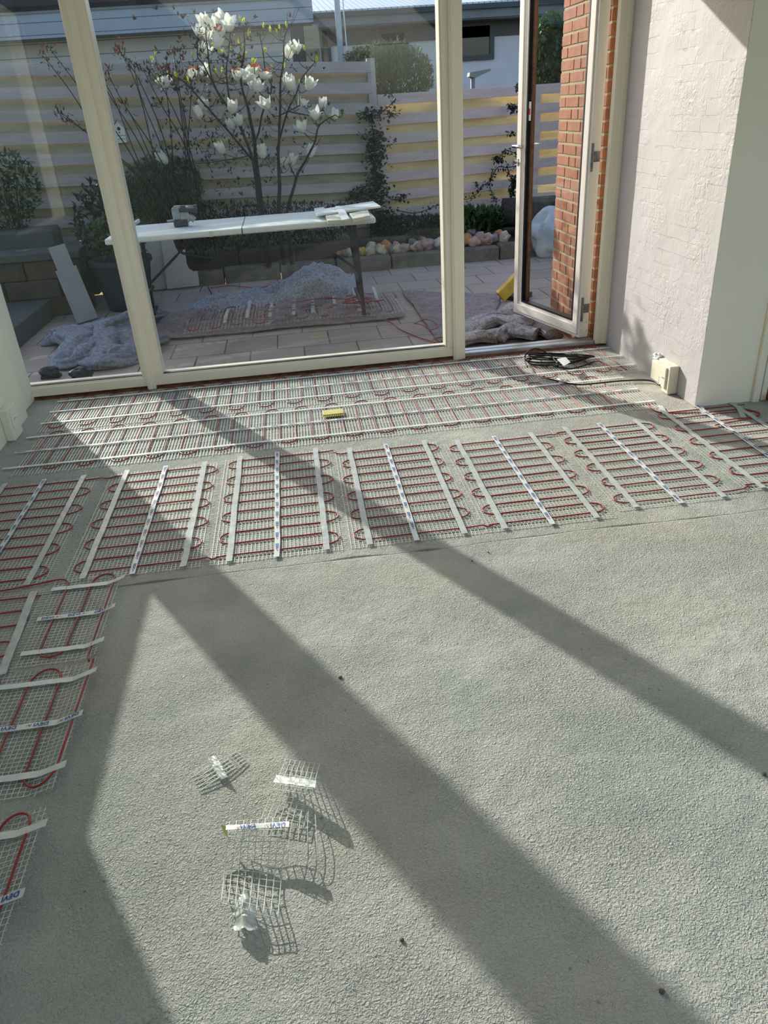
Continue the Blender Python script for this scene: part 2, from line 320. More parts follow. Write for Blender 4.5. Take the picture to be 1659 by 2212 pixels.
# ------------------------------------------------------------------ mesh builder
class MB:
    def __init__(s): s.v = []; s.f = []; s.mi = []; s.cur = 0
    def add(s, vs, fs):
        o = len(s.v); s.v += [tuple(p) for p in vs]
        for f in fs: s.f.append([o + i for i in f]); s.mi.append(s.cur)
    def box(s, x0, x1, y0, y1, z0, z1):
        s.add([(x0, y0, z0), (x1, y0, z0), (x1, y1, z0), (x0, y1, z0), (x0, y0, z1), (x1, y0, z1), (x1, y1, z1), (x0, y1, z1)],
              [(3, 2, 1, 0), (4, 5, 6, 7), (0, 1, 5, 4), (1, 2, 6, 5), (2, 3, 7, 6), (3, 0, 4, 7)])
    def obox(s, a, b, w, h, up=(0, 0, 1)):
        """box along a->b, width w across, height h along up, centred"""
        a, b = Vector(a), Vector(b); d = (b - a).normalized(); u = Vector(up)
        r = d.cross(u)
        if r.length < 1e-5: r = d.cross(Vector((1, 0, 0)))
        r.normalize(); u = r.cross(d).normalized()
        vs = []
        for p in (a, b):
            for i, j in ((-1, -1), (1, -1), (1, 1), (-1, 1)): vs.append(p + r * (i * w / 2) + u * (j * h / 2))
        s.add(vs, [(0, 1, 2, 3), (7, 6, 5, 4), (0, 4, 5, 1), (1, 5, 6, 2), (2, 6, 7, 3), (3, 7, 4, 0)])
    def tube(s, pts, r, n=6, r2=None):
        pts = [Vector(p) for p in pts]; m = len(pts)
        if m < 2: return
        rings = []; prev = None
        for i, p in enumerate(pts):
            d = (pts[min(i + 1, m - 1)] - pts[max(i - 1, 0)])
            if d.length < 1e-9: d = Vector((0, 0, 1))
            d.normalize()
            if prev is None:
                a = d.orthogonal().normalized()
            else:
                a = prev - d * prev.dot(d)
                if a.length < 1e-6: a = d.orthogonal()
                a.normalize()
            prev = a; b = d.cross(a)
            rr = r if r2 is None else r + (r2 - r) * i / (m - 1)
            rings.append([p + a * (rr * math.cos(t)) + b * (rr * math.sin(t)) for t in [2 * math.pi * k / n for k in range(n)]])
        vs = [q for ring in rings for q in ring]; fs = []
        for i in range(m - 1):
            for k in range(n):
                k2 = (k + 1) % n; fs.append((i * n + k, i * n + k2, (i + 1) * n + k2, (i + 1) * n + k))
        fs.append(tuple(range(n))[::-1]); fs.append(tuple((m - 1) * n + k for k in range(n)))
        s.add(vs, fs)
    def prism(s, poly, off):
        """closed polygon (3D points) extruded by the vector off"""
        n = len(poly); off = Vector(off); vs = [Vector(p) for p in poly] + [Vector(p) + off for p in poly]
        s.add(vs, [tuple(range(n)), tuple(range(2 * n - 1, n - 1, -1))] + [(i, n + i, n + (i + 1) % n, (i + 1) % n) for i in range(n)])
    def ball(s, c, rx, ry, rz, seg=14, rin=9, jit=0.0, seed=0):
        c = Vector(c); vs = []; fs = []
        for i in range(rin + 1):
            ph = math.pi * i / rin
            for k in range(seg):
                th = 2 * math.pi * k / seg
                d = Vector((math.sin(ph) * math.cos(th), math.sin(ph) * math.sin(th), math.cos(ph)))
                q = 1 + jit * noise.noise(d * 1.5 + Vector((seed * 7.1, seed * 3.3, seed)))
                vs.append(c + Vector((d.x * rx, d.y * ry, d.z * rz)) * q)
        for i in range(rin):
            for k in range(seg):
                k2 = (k + 1) % seg; fs.append((i * seg + k, (i + 1) * seg + k, (i + 1) * seg + k2, i * seg + k2))
        s.add(vs, fs)
    def lathe(s, prof, c=(0, 0, 0), n=24):
        c = Vector(c); vs = []; fs = []; m = len(prof)
        for r, z in prof:
            for k in range(n):
                t = 2 * math.pi * k / n; vs.append(c + Vector((r * math.cos(t), r * math.sin(t), z)))
        for i in range(m - 1):
            for k in range(n):
                k2 = (k + 1) % n; fs.append((i * n + k, i * n + k2, (i + 1) * n + k2, (i + 1) * n + k))
        s.add(vs, fs)
    def grid(s, fn, nu, nv):
        vs = [fn(i / nu, j / nv) for j in range(nv + 1) for i in range(nu + 1)]
        fs = [(j * (nu + 1) + i, j * (nu + 1) + i + 1, (j + 1) * (nu + 1) + i + 1, (j + 1) * (nu + 1) + i) for j in range(nv) for i in range(nu)]
        s.add(vs, fs)
    def build(s, name, mats, parent=None, smooth=False, bevel=0.0, solid=0.0):
        me = bpy.data.meshes.new(name); me.from_pydata(s.v, [], s.f)
        if not isinstance(mats, (list, tuple)): mats = [mats]
        for m in mats: me.materials.append(m)
        if len(mats) > 1: me.polygons.foreach_set('material_index', s.mi)
        if smooth: me.polygons.foreach_set('use_smooth', [True] * len(me.polygons))
        me.update(); o = bpy.data.objects.new(name, me); COL.objects.link(o)
        if parent: o.parent = parent
        if solid:
            md = o.modifiers.new('thickness', 'SOLIDIFY'); md.thickness = solid; md.offset = 1
        if bevel:
            md = o.modifiers.new('bevel', 'BEVEL'); md.width = bevel; md.segments = 2; md.limit_method = 'ANGLE'
        return o

def tag(o, label=None, cat=None, group=None, kind=None):
    if label: o['label'] = label
    if cat: o['category'] = cat
    if group: o['group'] = group
    if kind: o['kind'] = kind
    return o
def thing(name, label, cat, loc=(0, 0, 0), group=None, kind=None):
    o = bpy.data.objects.new(name, None); COL.objects.link(o); o.empty_display_size = 0.05
    o['world_base'] = 0
    del o['world_base']
    o.location = loc
    return tag(o, label, cat, group, kind)
def part(mb, name, mat, parent, **kw):
    """parts are modelled in world space and then hung under their thing"""
    o = mb.build(name, mat, None, **kw)
    bpy_parent(o, parent); return o
_W = {}
def wloc(o):
    t = Vector(o.location)
    while o.parent: o = o.parent; t += o.location
    return t
def bpy_parent(o, parent):
    off = wloc(parent); o.parent = parent
    o.location = -off if o.location.length == 0 else o.location - off
def struct(mb, name, mat, label, cat, **kw):
    o = mb.build(name, mat, None, **kw); return tag(o, label, cat, None, 'structure')
def sthing(name, label, cat, loc=(0, 0, 0)):
    return thing(name, label, cat, loc, None, 'structure')

# ------------------------------------------------------------------ room shell
XR, XL, YW, YO = 1.96, -1.64, 4.60, 4.72
TOP = 2.24
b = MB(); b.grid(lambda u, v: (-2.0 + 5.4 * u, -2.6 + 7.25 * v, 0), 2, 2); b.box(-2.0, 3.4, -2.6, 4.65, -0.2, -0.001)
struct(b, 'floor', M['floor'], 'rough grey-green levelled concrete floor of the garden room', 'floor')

b = MB(); b.box(XR, XR + 0.30, 3.40, YO + 0.05, 0, TOP + 0.9)
o = struct(b, 'wall_right', [M['wallbrick'], M['plaster']], 'white painted brick wall beside the open glass door', 'wall', bevel=0.004)
for p in o.data.polygons:
    if p.normal.y < -0.5: p.material_index = 1
b = MB(); b.box(XR + 0.30, 2.262, 3.40, 3.52, 0, 2.9); b.box(XR + 0.3, 3.4, 3.50, 3.7, 0, 2.9)
struct(b, 'wall_back_right', M['plaster'], 'shaded smooth wall to the right of the brick corner', 'wall')
# painted room door at the right edge
d2 = sthing('door_2', 'cream painted interior door and frame at the right edge above the wooden threshold', 'door', (2.5, 3.45, 0))
b = MB(); b.box(2.262, 2.30, 3.385, 3.47, 0.0, 2.2); b.box(2.315, 2.345, 3.40, 3.47, 0.0, 2.2)
part(b, 'door_frame', M['frame'], d2, bevel=0.004)
b = MB(); b.box(2.35, 2.44, 3.43, 3.49, 0.06, 2.2); b.box(2.445, 3.2, 3.445, 3.49, 0.06, 2.2)
part(b, 'door_panel', M['creamdoor'], d2, bevel=0.003)
b = MB(); b.box(2.35, 3.2, 3.30, 3.49, 0.0, 0.045)
part(b, 'threshold', M['woodsill'], d2, bevel=0.006)
b = MB(); b.box(3.3, 3.4, -2.6, 3.6, 0, 0.12); b.box(3.3, 3.4, -2.6, 3.6, 2.45, 2.9); b.box(3.3, 3.4, 3.1, 3.6, 0.12, 2.45); b.box(3.3, 3.4, -2.6, -2.3, 0.12, 2.45)
struct(b, 'wall_far_right', M['plaster'], 'wall on the far right with a wide opening added for fill light', 'wall')
w5 = sthing('fill_window_5', 'wide window added for fill light in the adjoining room, outside the picture', 'window', (3.35, 0.4, 0.12))  # unseen glazing, added to brighten the wall that faces the camera
b = MB()
for y in (-2.28, -0.95, 0.4, 1.75, 3.08): b.box(3.32, 3.38, y - 0.03, y + 0.03, 0.12, 2.45)
part(b, 'window_frame', M['frame'], w5)
b = MB(); b.box(3.345, 3.351, -2.3, 3.1, 0.12, 2.45); part(b, 'glass_pane', M['glass_d'], w5)
b = MB(); b.box(-1.9, 1.35, -2.7, -2.6, 0, 2.9); b.box(1.35, 3.3, -2.7, -2.6, 2.2, 2.9)
struct(b, 'wall_back', M['ceiling'], 'white wall behind the viewpoint', 'wall')
b = MB(); b.box(XR, 3.4, -2.6, 3.5, 2.6, 2.7)
struct(b, 'ceiling', M['ceiling'], 'flat white ceiling over the right part of the room', 'ceiling')

# left wall: low parapet with a side window above it, posts either side
XLo = XL - 0.12
b = MB(); b.box(XLo, XL, 3.02, 4.31, 0, 0.885); b.box(XLo, XL, -2.6, 3.02, 0, 2.42); b.box(XLo, XL, 4.29, 4.31, 0.885, 2.42); b.box(XLo, XL, 3.02, 4.29, 2.24, 2.42)
o = struct(b, 'wall_left', M['plaster_l'], 'pale rendered pier at the left end of the glass front', 'wall')
b = MB(); b.box(-1.80, -1.685, 4.31, 4.62, 0, 2.42)
struct(b, 'trim_1', M['plaster_l'], 'narrow recessed rendered strip between the left pier and the window frame', 'trim', bevel=0.003)
b = MB(); b.box(-1.85, XR + 0.02, YW + 0.01, YO + 0.02, TOP, 2.42)
struct(b, 'trim_2', M['frame'], 'header beam across the top of the glass front', 'trim')
sw = sthing('window_3', 'side window in the left wall above the low parapet', 'window', (XL, 3.5, 0.87))
b = MB()
for y0, y1, z0, z1 in ((3.02, 3.05, .885, 2.24), (4.225, 4.29, .885, 2.24), (3.05, 4.225, .885, .89), (3.05, 4.225, 2.20, 2.24)): b.box(XL - 0.08, XL - 0.02, y0, y1, z0, z1)
part(b, 'window_frame', M['frame'], sw)
b = MB(); b.box(XL - 0.055, XL - 0.045, 3.05, 4.225, 0.89, 2.20); part(b, 'glass_pane', M['glass'], sw)
# clerestory glazing above the header, white ceiling
b = MB(); b.box(-1.9, XR + 0.02, -0.9, 4.72, 2.95, 3.05); b.box(-1.9, XR + 0.02, -2.7, -2.45, 2.95, 3.05); b.box(-1.9, -1.6, -2.45, -0.9, 2.95, 3.05); b.box(1.8, XR + 0.02, -2.45, -0.9, 2.95, 3.05)
struct(b, 'ceiling_1', M['ceiling'], 'white ceiling over the garden room', 'ceiling')
sk = sthing('fill_skylight_1', 'unseen skylight behind the viewpoint, added for fill light', 'skylight', (0, -1.7, 2.95))  # added out of view to fill the frames and walls facing the camera
b = MB(); b.box(-1.6, 1.8, -2.45, -0.9, 2.99, 2.996); part(b, 'glass_pane', M['glass_r'], sk)
b = MB(); b.box(0.07, 0.13, -2.45, -0.9, 2.96, 3.02); part(b, 'window_frame', M['frame'], sk)
cw = sthing('window_4', 'clerestory window above the header beam', 'window', (0, YW, 2.42))
b = MB(); b.box(-1.85, XR, YW + 0.02, YO, 2.42, 2.45); b.box(-1.85, XR, YW + 0.02, YO, 2.90, 2.95)
for x in (-1.8, -0.9, 0.0, 0.9, 1.92): b.box(x - 0.03, x + 0.03, YW + 0.02, YO, 2.45, 2.90)
part(b, 'window_frame', M['frame'], cw)
b = MB(); b.box(-1.82, XR - 0.05, YW + 0.05, YW + 0.056, 2.45, 2.90); part(b, 'glass_pane', M['glass'], cw)
b = MB(); b.box(XLo, XL, -2.6, 4.62, 2.42, 2.95)
struct(b, 'trim_8', M['plaster_l'], 'wall strip above the side window', 'trim')

# broken brick and foam line under the frames
def rubble(u, v):
    x = -1.74 + (1.955 + 1.74) * u; a = v * math.pi * 0.5
    n = noise.noise(Vector((x * 9, v * 2, 0))) * 0.5 + noise.noise(Vector((x * 31, v * 4, 3))) * 0.4
    return (x, 4.59 + 0.02 * n + 0.05 * v - 0.02 * (x > 1.0), 0.022 * v * (1 + 0.4 * n) - 0.002)
b = MB(); b.grid(rubble, 260, 4); b.box(-1.74, 1.955, 4.64, 4.66, -0.01, 0.018)
struct(b, 'trim_3', M['rubble'], 'ragged strip of broken red brick and foam under the window frames', 'trim')

# ------------------------------------------------------------------ glass front
def rect_frame(mb, x0, x1, z0, z1, w, y0, y1, wb=None):
    wb = wb or w
    mb.box(x0, x1, y0, y1, z0, z0 + wb); mb.box(x0, x1, y0, y1, z1 - w, z1)
    mb.box(x0, x0 + w, y0, y1, z0 + wb, z1 - w); mb.box(x1 - w, x1, y0, y1, z0 + wb, z1 - w)
def fixed_window(name, label, x0, x1, zb):
    w = sthing(name, label, 'window', ((x0 + x1) / 2, YW, 0.02))
    b = MB(); rect_frame(b, x0, x1, 0.022, TOP, 0.05, YW, YO, zb)
    rect_frame(b, x0 + 0.004, x1 - 0.004, 0.026 , TOP, 0.056, YW + 0.015, YO - 0.01, zb + 0.004)
    part(b, 'window_frame', M['frame'], w, bevel=0.003)
    b = MB(); rect_frame(b, x0 + 0.045, x1 - 0.045, 0.02 + zb, TOP - 0.04, 0.014, YW + 0.022, YW + 0.052)
    part(b, 'gasket', M['gasket'], w)
    b = MB(); b.box(x0 + 0.05, x1 - 0.05, YW + 0.030, YW + 0.036, 0.022 + zb, TOP - 0.05)
    part(b, 'glass_pane', M['glass'], w)
    return w
fixed_window('window_1', 'narrow fixed window with cream frame beside the left pier, steps outside', -1.79, -0.955, 0.055)
fixed_window('window_2', 'large fixed window with cream frame looking onto the magnolia and table', -0.945, 0.960, 0.055)
b = MB(); b.box(-0.990, -0.940, YW - 0.018, YW + 0.02, 0.004, TOP); b.box(-0.978, -0.962, YW - 0.022, YW, 0.004, TOP)
struct(b, 'trim_4', M['frame'], 'cream cover strip between the left and the middle window', 'trim', bevel=0.003)
b = MB(); b.box(0.945, 1.02, YW - 0.018, YO, 0.0, TOP); b.box(0.955, 0.975, YW - 0.022, YW, 0.0, TOP)
struct(b, 'trim_5', M['frame'], 'cream post between the middle window and the door opening', 'trim', bevel=0.003)

# door opening: jamb, threshold
b = MB(); b.box(1.888, 1.965, YW - 0.01, YW + 0.035, 0.012, TOP); b.box(1.945, 1.97, YW + 0.03, YO + 0.03, 0.012, TOP)
b.box(1.93, 1.965, YW - 0.016, YW, 0.012, TOP)
struct(b, 'trim_6', M['frame'], 'cream door jamb against the white brick wall', 'trim', bevel=0.004)
b = MB(); b.box(1.02, 1.888, YW, YW + 0.05, 0.004, 0.034); b.box(1.02, 1.888, YW + 0.05, YO + 0.03, -0.02, 0.022); b.box(1.02, 1.888, YW + 0.062, YW + 0.072, 0.02, 0.034)
struct(b, 'trim_7', M['alu'], 'aluminium threshold of the open glass door', 'trim', bevel=0.003)

# open door leaf, hinged on the right, swung outwards
H = Vector((1.832, 4.665, 0.045)); E = Vector((1.625, 5.49, 0.045))
ld = (E - H); LW = ld.length; ang = math.atan2(ld.y, ld.x)
door = sthing('door_1', 'open white framed glass door swung out onto the patio', 'door', H); door.rotation_euler = (0, 0, ang)
def dpart(mb, name, mat, par=None, **kw):
    o = mb.build(name, mat, par or door, **kw); return o
# local axes: x along the leaf from the hinge, y = thickness (+y faces the room side / camera left), z up
DH = 2.16; T = 0.068
b = MB(); rect_frame(b, 0, LW, 0, DH, 0.085, -T / 2, T / 2, 0.095)
rect_frame(b, 0.02, LW - 0.02, 0.02, DH - 0.02, 0.05, T / 2, T / 2 + 0.010, 0.055)
b.box(LW - 0.112, LW - 0.084, -T / 2 + 0.006, T / 2 - 0.004, 0.09, DH - 0.08)
dpart(b, 'door_frame', M['frame_out'], bevel=0.003)
b = MB(); rect_frame(b, 0.085, LW - 0.112, 0.095, DH - 0.085, 0.012, -0.012, T / 2 + 0.002)
dpart(b, 'gasket', M['gasket'])
b = MB(); b.box(LW - 0.132, LW - 0.126, -0.010, 0.010, 0.1, DH - 0.09); b.box(LW - 0.148, LW - 0.141, -0.010, 0.010, 0.1, DH - 0.09)
dpart(b, 'spacer_bar', M['bronze'])
b = MB(); b.box(0.09, LW - 0.09, 0.0, 0.006, 0.10, DH - 0.09); dpart(b, 'glass_pane', M['glass_d'])
hz = P(1125, 315, 1, 5.45).z - 0.045
b = MB(); b.box(LW - 0.052, LW - 0.026, T / 2, T / 2 + 0.008, hz - 0.05, hz + 0.05)
b.tube([(LW - 0.04, T / 2, hz), (LW - 0.04, T / 2 + 0.05, hz)], 0.010, 10)
b.tube([(LW - 0.035, T / 2 + 0.05, hz), (LW - 0.15, T / 2 + 0.05, hz)], 0.0105, 12)
dpart(b, 'door_handle', M['chrome'], smooth=True)
b = MB(); b.tube([(LW - 0.04, T / 2, hz - 0.10), (LW - 0.04, T / 2 + 0.03, hz - 0.10)], 0.008, 10)
b.tube([(LW - 0.04, T / 2 + 0.03, hz - 0.10), (LW - 0.04, T / 2 + 0.045, hz - 0.10)], 0.016, 14)
b.box(LW - 0.05, LW - 0.03, T / 2, T / 2 + 0.01, hz - 0.125, hz - 0.08)
dpart(b, 'lock_knob', M['chrome'], smooth=False)
b = MB(); b.box(LW - 0.15, LW - 0.105, T / 2 - 0.014, T / 2 - 0.010, hz + 0.15, hz + 0.26)
lab = dpart(b, 'glass_sticker', M['tape']); lab['label'] = 'white and red sticker'
b = MB(); b.box(LW - 0.145, LW - 0.11, T / 2 - 0.010, T / 2 - 0.008, hz + 0.185, hz + 0.22); dpart(b, 'sticker_print', M['red'], lab)
hg = MB()
for z in (0.16, 1.05, 1.9):
    hg.box(-0.006, 0.0, -0.028, 0.012, z, z + 0.055); hg.tube([(-0.008, 0.028, z - 0.05), (-0.008, 0.028, z + 0.10)], 0.009, 10)
dpart(hg, 'hinge', M['steel'])
hg = MB()
for z, y in ((0.04, -0.02), (0.05, 0.02), (0.10, -0.015), (0.12, 0.018), (0.085, 0.022)): hg.tube([(-0.0005, y, z), (-0.0025, y, z)], 0.0028, 8)
dpart(hg, 'screw', M['steel'])['kind'] = 'stuff'

# ------------------------------------------------------------------ red brick pier outside, right of the door
bp = thing('brick_wall', 'red brick outside wall seen through the open glass door', 'wall', (2.0, 5.2, -0.1))
XB = 1.915; y0b, y1b = 4.765, 5.59
b = MB(); b.box(XB + 0.004, XB + 0.29, y0b + 0.005, y1b - 0.004, -0.12, 2.9)
part(b, 'mortar', M['mortar'], bp)
b = MB(); row = 0; z = -0.10
while z < 2.88:
    y = y1b; k = 0
    pat = [(0.238, 0.113), (0.113, 0.238)][row % 2]
    if row % 4 >= 2: y_first = 0.168
    else: y_first = None
    while y > y0b + 0.001:
        L = pat[k % 2] if not (k == 0 and y_first) else y_first
        a = max(y0b, y - L); j = random.uniform(-0.0015, 0.0015)
        b.box(XB + j, XB + 0.30, a, y, z, z + 0.057)
        y -= L + 0.012; k += 1
    z += 0.0705; row += 1
part(b, 'bricks', M['brick'], bp, bevel=0.003)

# ------------------------------------------------------------------ heating mats
def word_mesh():
    cu = bpy.data.curves.new('lettering', 'FONT'); cu.body = 'DEVI'; cu.resolution_u = 2; cu.offset = 0.028; cu.space_character = 1.05
    to = bpy.data.objects.new('lettering', cu); COL.objects.link(to)
    dg = bpy.context.evaluated_depsgraph_get(); me = bpy.data.meshes.new_from_object(to.evaluated_get(dg))
    vs = [tuple(v.co) for v in me.vertices]; fs = [tuple(p.vertices) for p in me.polygons]
    bpy.data.objects.remove(to); bpy.data.meshes.remove(me); bpy.data.curves.remove(cu)
    xs = [v[0] for v in vs]; ys = [v[1] for v in vs]
    w = max(xs) - min(xs); h = max(ys) - min(ys)
    return [((x - min(xs)) / w, (y - min(ys)) / h) for x, y, _ in vs], fs
WV, WF = word_mesh()
ZIG = [[(0.0, 0.15), (0.28, 0.75), (0.42, 0.75), (0.14, 0.15)], [(0.28, 0.75), (0.42, 0.9), (0.62, 0.30), (0.50, 0.2)], [(0.50, 0.2), (0.62, 0.30), (1.0, 0.95), (0.92, 0.55)]]
def stamp(mb, o, dx, dy, zf, w=0.036, h=0.0115, logo=True):
    """lettering from corner o along dx, with up direction dy"""
    f = lambda u, v: Vector((o[0] + dx[0] * u + dy[0] * v, o[1] + dx[1] * u + dy[1] * v, 0))
    def lift(p): return (p.x, p.y, zf(p.x, p.y))
    mb.cur = 0; mb.add([lift(f(u * w, v * h)) for u, v in WV], WF)
    if logo:
        mb.cur = 1
        for q in ZIG: mb.add([lift(f(w * 1.12 + u * w * 0.42, v * h)) for u, v in q], [(0, 1, 2, 3)])
def ribbon(mb, p0, p1, w, z, seed=0, n=None, thick=0.0008, amp=0.0012, zf=None):
    p0, p1 = Vector((*p0, 0)), Vector((*p1, 0)); L = (p1 - p0).length; n = n or max(4, int(L / 0.02))
    d = (p1 - p0) / L; r = Vector((-d.y, d.x, 0))
    vs = []; fs = []
    for i in range(n + 1):
        c = p0 + d * (L * i / n) + r * (noise.noise(Vector((i * 0.13, seed, 1))) * 0.003)
        for s_ in (-1, 0, 1):
            q = c + r * (s_ * w / 2)
            zz = z + amp * noise.noise(Vector((q.x * 45, q.y * 45, seed))) + (zf(q.x, q.y) if zf else 0)
            if i in (0, n): q = q + d * (0.004 * noise.noise(Vector((s_ * 2, seed, i))))
            vs.append((q.x, q.y, zz)); vs.append((q.x, q.y, zz - thick))
    for i in range(n):
        a = i * 6; c = a + 6
        fs += [(a, a + 2, c + 2, c), (a + 2, a + 4, c + 4, c + 2), (a + 1, c + 1, c + 3, a + 3), (a + 3, c + 3, c + 5, a + 5), (a, c, c + 1, a + 1), (a + 4, a + 5, c + 5, c + 4)]
    fs += [(0, 1, 3, 2), (2, 3, 5, 4)]; e = n * 6; fs += [(e, e + 2, e + 3, e + 1), (e + 2, e + 4, e + 5, e + 3)]
    mb.add(vs, fs)
def curved(zf, x, y, z=0.0): return (x, y, z + (zf(x, y) if zf else 0))
def net(mb, x0, x1, y0, y1, px, py, zf=None, z=0.0028, w=0.0017, seed=0, jag=0.012, wx=None):
    wx = wx or w; rnd = random.Random(seed)
    def strip(a, c, ww):
        n = 8 if zf else 4; pts = []
        for i in range(n + 1):
            t = i / n; x = a[0] + (c[0] - a[0]) * t; y = a[1] + (c[1] - a[1]) * t
            ox = 0.0016 * noise.noise(Vector((x * 12, y * 12, seed)))
            if abs(c[0] - a[0]) > abs(c[1] - a[1]): y += ox
            else: x += ox
            pts.append(Vector((x, y, z + (zf(x, y) if zf else 0) + 0.0006 * noise.noise(Vector((x * 30, y * 30, 5))))))
        dx = abs(c[0] - a[0]) > abs(c[1] - a[1]); r = Vector((0, ww / 2, 0)) if dx else Vector((ww / 2, 0, 0))
        vs = []
        for p in pts: vs += [p - r, p + r, p + Vector((0, 0, -0.0012))]
        fs = []
        for i in range(n):
            k = i * 3; fs += [(k, k + 1, k + 4, k + 3), (k + 1, k + 2, k + 5, k + 4), (k + 2, k, k + 3, k + 5)]
        mb.add(vs, fs)
    x = x0
    while x <= x1 + 1e-6:
        strip((x, y0 - rnd.uniform(0, jag)), (x, y1 + rnd.uniform(0, jag)), w); x += px
    y = y0
    while y <= y1 + 1e-6:
        strip((x0 - rnd.uniform(0, jag), y), (x1 + rnd.uniform(0, jag), y), wx); y += py
def smooth_path(pts, n=6):
    pts = [Vector(p) for p in pts]; out = []
    for i in range(len(pts) - 1):
        p0 = pts[max(i - 1, 0)]; p1 = pts[i]; p2 = pts[i + 1]; p3 = pts[min(i + 2, len(pts) - 1)]
        for k in range(n):
            t = k / n
            out.append(0.5 * ((2 * p1) + (p2 - p0) * t + (2 * p0 - 5 * p1 + 4 * p2 - p3) * t * t + (3 * p1 - p0 - 3 * p2 + p3) * t ** 3))
    out.append(pts[-1]); return out
CR = 0.0029; CZ = 0.0070
def serp_x(x0, x1, ys, start_left=True, seed=0):
    """runs along x; U-turns at the ends"""
    pts = []; right = start_left
    for i, y in enumerate(ys):
        a, c = (x0, x1) if right else (x1, x0)
        r = abs(ys[1] - ys[0]) / 2; s_ = 1 if right else -1; over = r * 1.25
        A = a + (over if right else -over) if i > 0 else a
        B = c - over * s_ if i < len(ys) - 1 else c
        for k in range(7):
            t = k / 6; x = A + (B - A) * t
            pts.append((x, y + 0.003 * noise.noise(Vector((x * 7, y * 9, seed))), CZ))
        if i < len(ys) - 1:
            y2 = ys[i + 1]; cy_ = (y + y2) / 2; sg = 1 if y2 > y else -1
            j = random.uniform(-0.008, 0.008)
            for k in range(1, 8):
                th = math.pi * k / 8
                pts.append((B + s_ * math.sin(th) * (over + j), cy_ - sg * math.cos(th) * r, CZ))
        right = not right
    return pts
def serp_y(y0, y1, xs, start_top=True, seed=0):
    p = serp_x(-y1 if start_top else y0, -y0 if start_top else y1, xs, True, seed)
    return [(q[1], -q[0] if start_top else q[0], q[2]) for q in p]

# -- front row of mats (runs across, parallel to the windows)
mats = [(-1.285, 'beside the left edge of the photo'), (-0.720, 'second from the left in the row of six'), (-0.185, 'third from the left in the row'),
        (0.345, 'fourth from the left, under the narrow shadow'), (0.870, 'third from the right in the row'), (1.415, 'nearest to the white wall corner'), (1.965, 'cut by the right edge of the photo')]
ytop = [3.30, 3.305, 3.33, 3.285, 3.24, 3.26, 3.36]; ybot = [2.455, 2.455, 2.455, 2.455, 2.455, 2.50, 2.535]
ends = []
for i, (xc, where) in enumerate(mats):
    t = thing('heating_mat', 'net heating mat with crosswise red loops, ' + where, 'heating mat', (xc, 2.9, 0), 'front row of heating mats')
    hw = 0.245
    b = MB(); net(b, xc - hw - 0.008, xc + hw + 0.008, ybot[i] - 0.045, ytop[i] + 0.03, 0.0150, 0.0155, z=0.0038, seed=i, w=0.0025, wx=0.0023)
    part(b, 'net', M['net'], t)
    n = 11; ys = [ytop[i] + (ybot[i] - ytop[i]) * k / (n - 1) for k in range(n)]
    up = i % 2 == 1        # odd mats are entered at the top left
    if i == 0: ys_p = ys[::-1]; up = False
    else: ys_p = ys if up else ys[::-1]
    pts = serp_x(xc - hw + 0.01, xc + hw - 0.005, ys_p, True, i)
    if i + 1 < len(mats):  # link to the next mat
        xn = mats[i + 1][0] - hw; yn = (ytop if ys_p[-1] > 3 else ybot)[i + 1]
        e = pts[-1]; pts += [(e[0] + 0.03, e[1] + 0.004, CZ), ((e[0] + xn) / 2 + 0.02, (e[1] + yn) / 2 - 0.012, CZ), (xn + 0.03, yn, CZ)]
    b = MB(); b.tube(smooth_path(pts, 2), CR, 6); part(b, 'heating_cable', M['cable'], t, smooth=True)
    for sx_ in (-0.183, 0.183):
        b = MB(); ribbon(b, (xc + sx_ + random.uniform(-.004, .004), ytop[i] + 0.055), (xc + sx_, ybot[i] - 0.045), 0.024, 0.0100, seed=i * 3 + sx_)
        part(b, 'tape', M['tape_t'], t)
    b = MB(); x_c = xc + random.uniform(-0.004, 0.004); ribbon(b, (x_c, ytop[i] + 0.055), (x_c, ybot[i] - 0.055), 0.021, 0.0102, seed=i * 3 + 1, amp=0.0005)
    tp = part(b, 'tape', M['tape'], t); tp['label'] = 'tape with blue and red print'
    b = MB(); y = ytop[i] + 0.04
    while y > ybot[i] - 0.0:
        stamp(b, (x_c - 0.0055, y), (0, -1), (1, 0), lambda X, Y: 0.0113); y -= 0.0875
    part(b, 'printed_lettering', [M['blue'], M['red']], tp)

# -- two long mats under the windows (runs towards the windows)
def long_mat(label, x0, x1, y0, y1, strips, sx0, sx1, seed, npitch, start_top):
    t = thing('heating_mat', label, 'heating mat', ((x0 + x1) / 2, (y0 + y1) / 2, 0), 'long heating mats under the windows')
    b = MB(); net(b, x0 - 0.01, x1 + 0.02, y0 - 0.03, y1 - 0.01, 0.0158, 0.09, z=0.0045, seed=seed, w=0.0036, wx=0.0022, jag=0.02)
    part(b, 'net', M['net'], t)
    n = int((x1 - x0) / npitch); xs = [x0 + npitch * (k + 0.4) for k in range(n)]
    pts = serp_y(y0, y1, xs, start_top, seed)
    b = MB(); b.tube(smooth_path(pts, 2), CR, 6); part(b, 'heating_cable', M['cable'], t, smooth=True)
    for k, y in enumerate(strips):
        b = MB(); ribbon(b, (sx0, y + 0.004), (sx1, y - 0.004), 0.019, 0.0100, seed=seed * 5 + k, n=150, amp=0.0014)
        tp = part(b, 'tape', M['tape'], t)
        if k == 1:
            b = MB(); x = sx0 + 0.01
            while x < sx1 - 0.06:
                stamp(b, (x, y + 0.004 - 0.008 * (x - sx0) / (sx1 - sx0) - 0.0045), (1, 0), (0, 1), lambda X, Y: 0.0114, w=0.034, h=0.009); x += 0.0875
            part(b, 'printed_lettering', [M['blue'], M['red']], tp)
    return t, pts
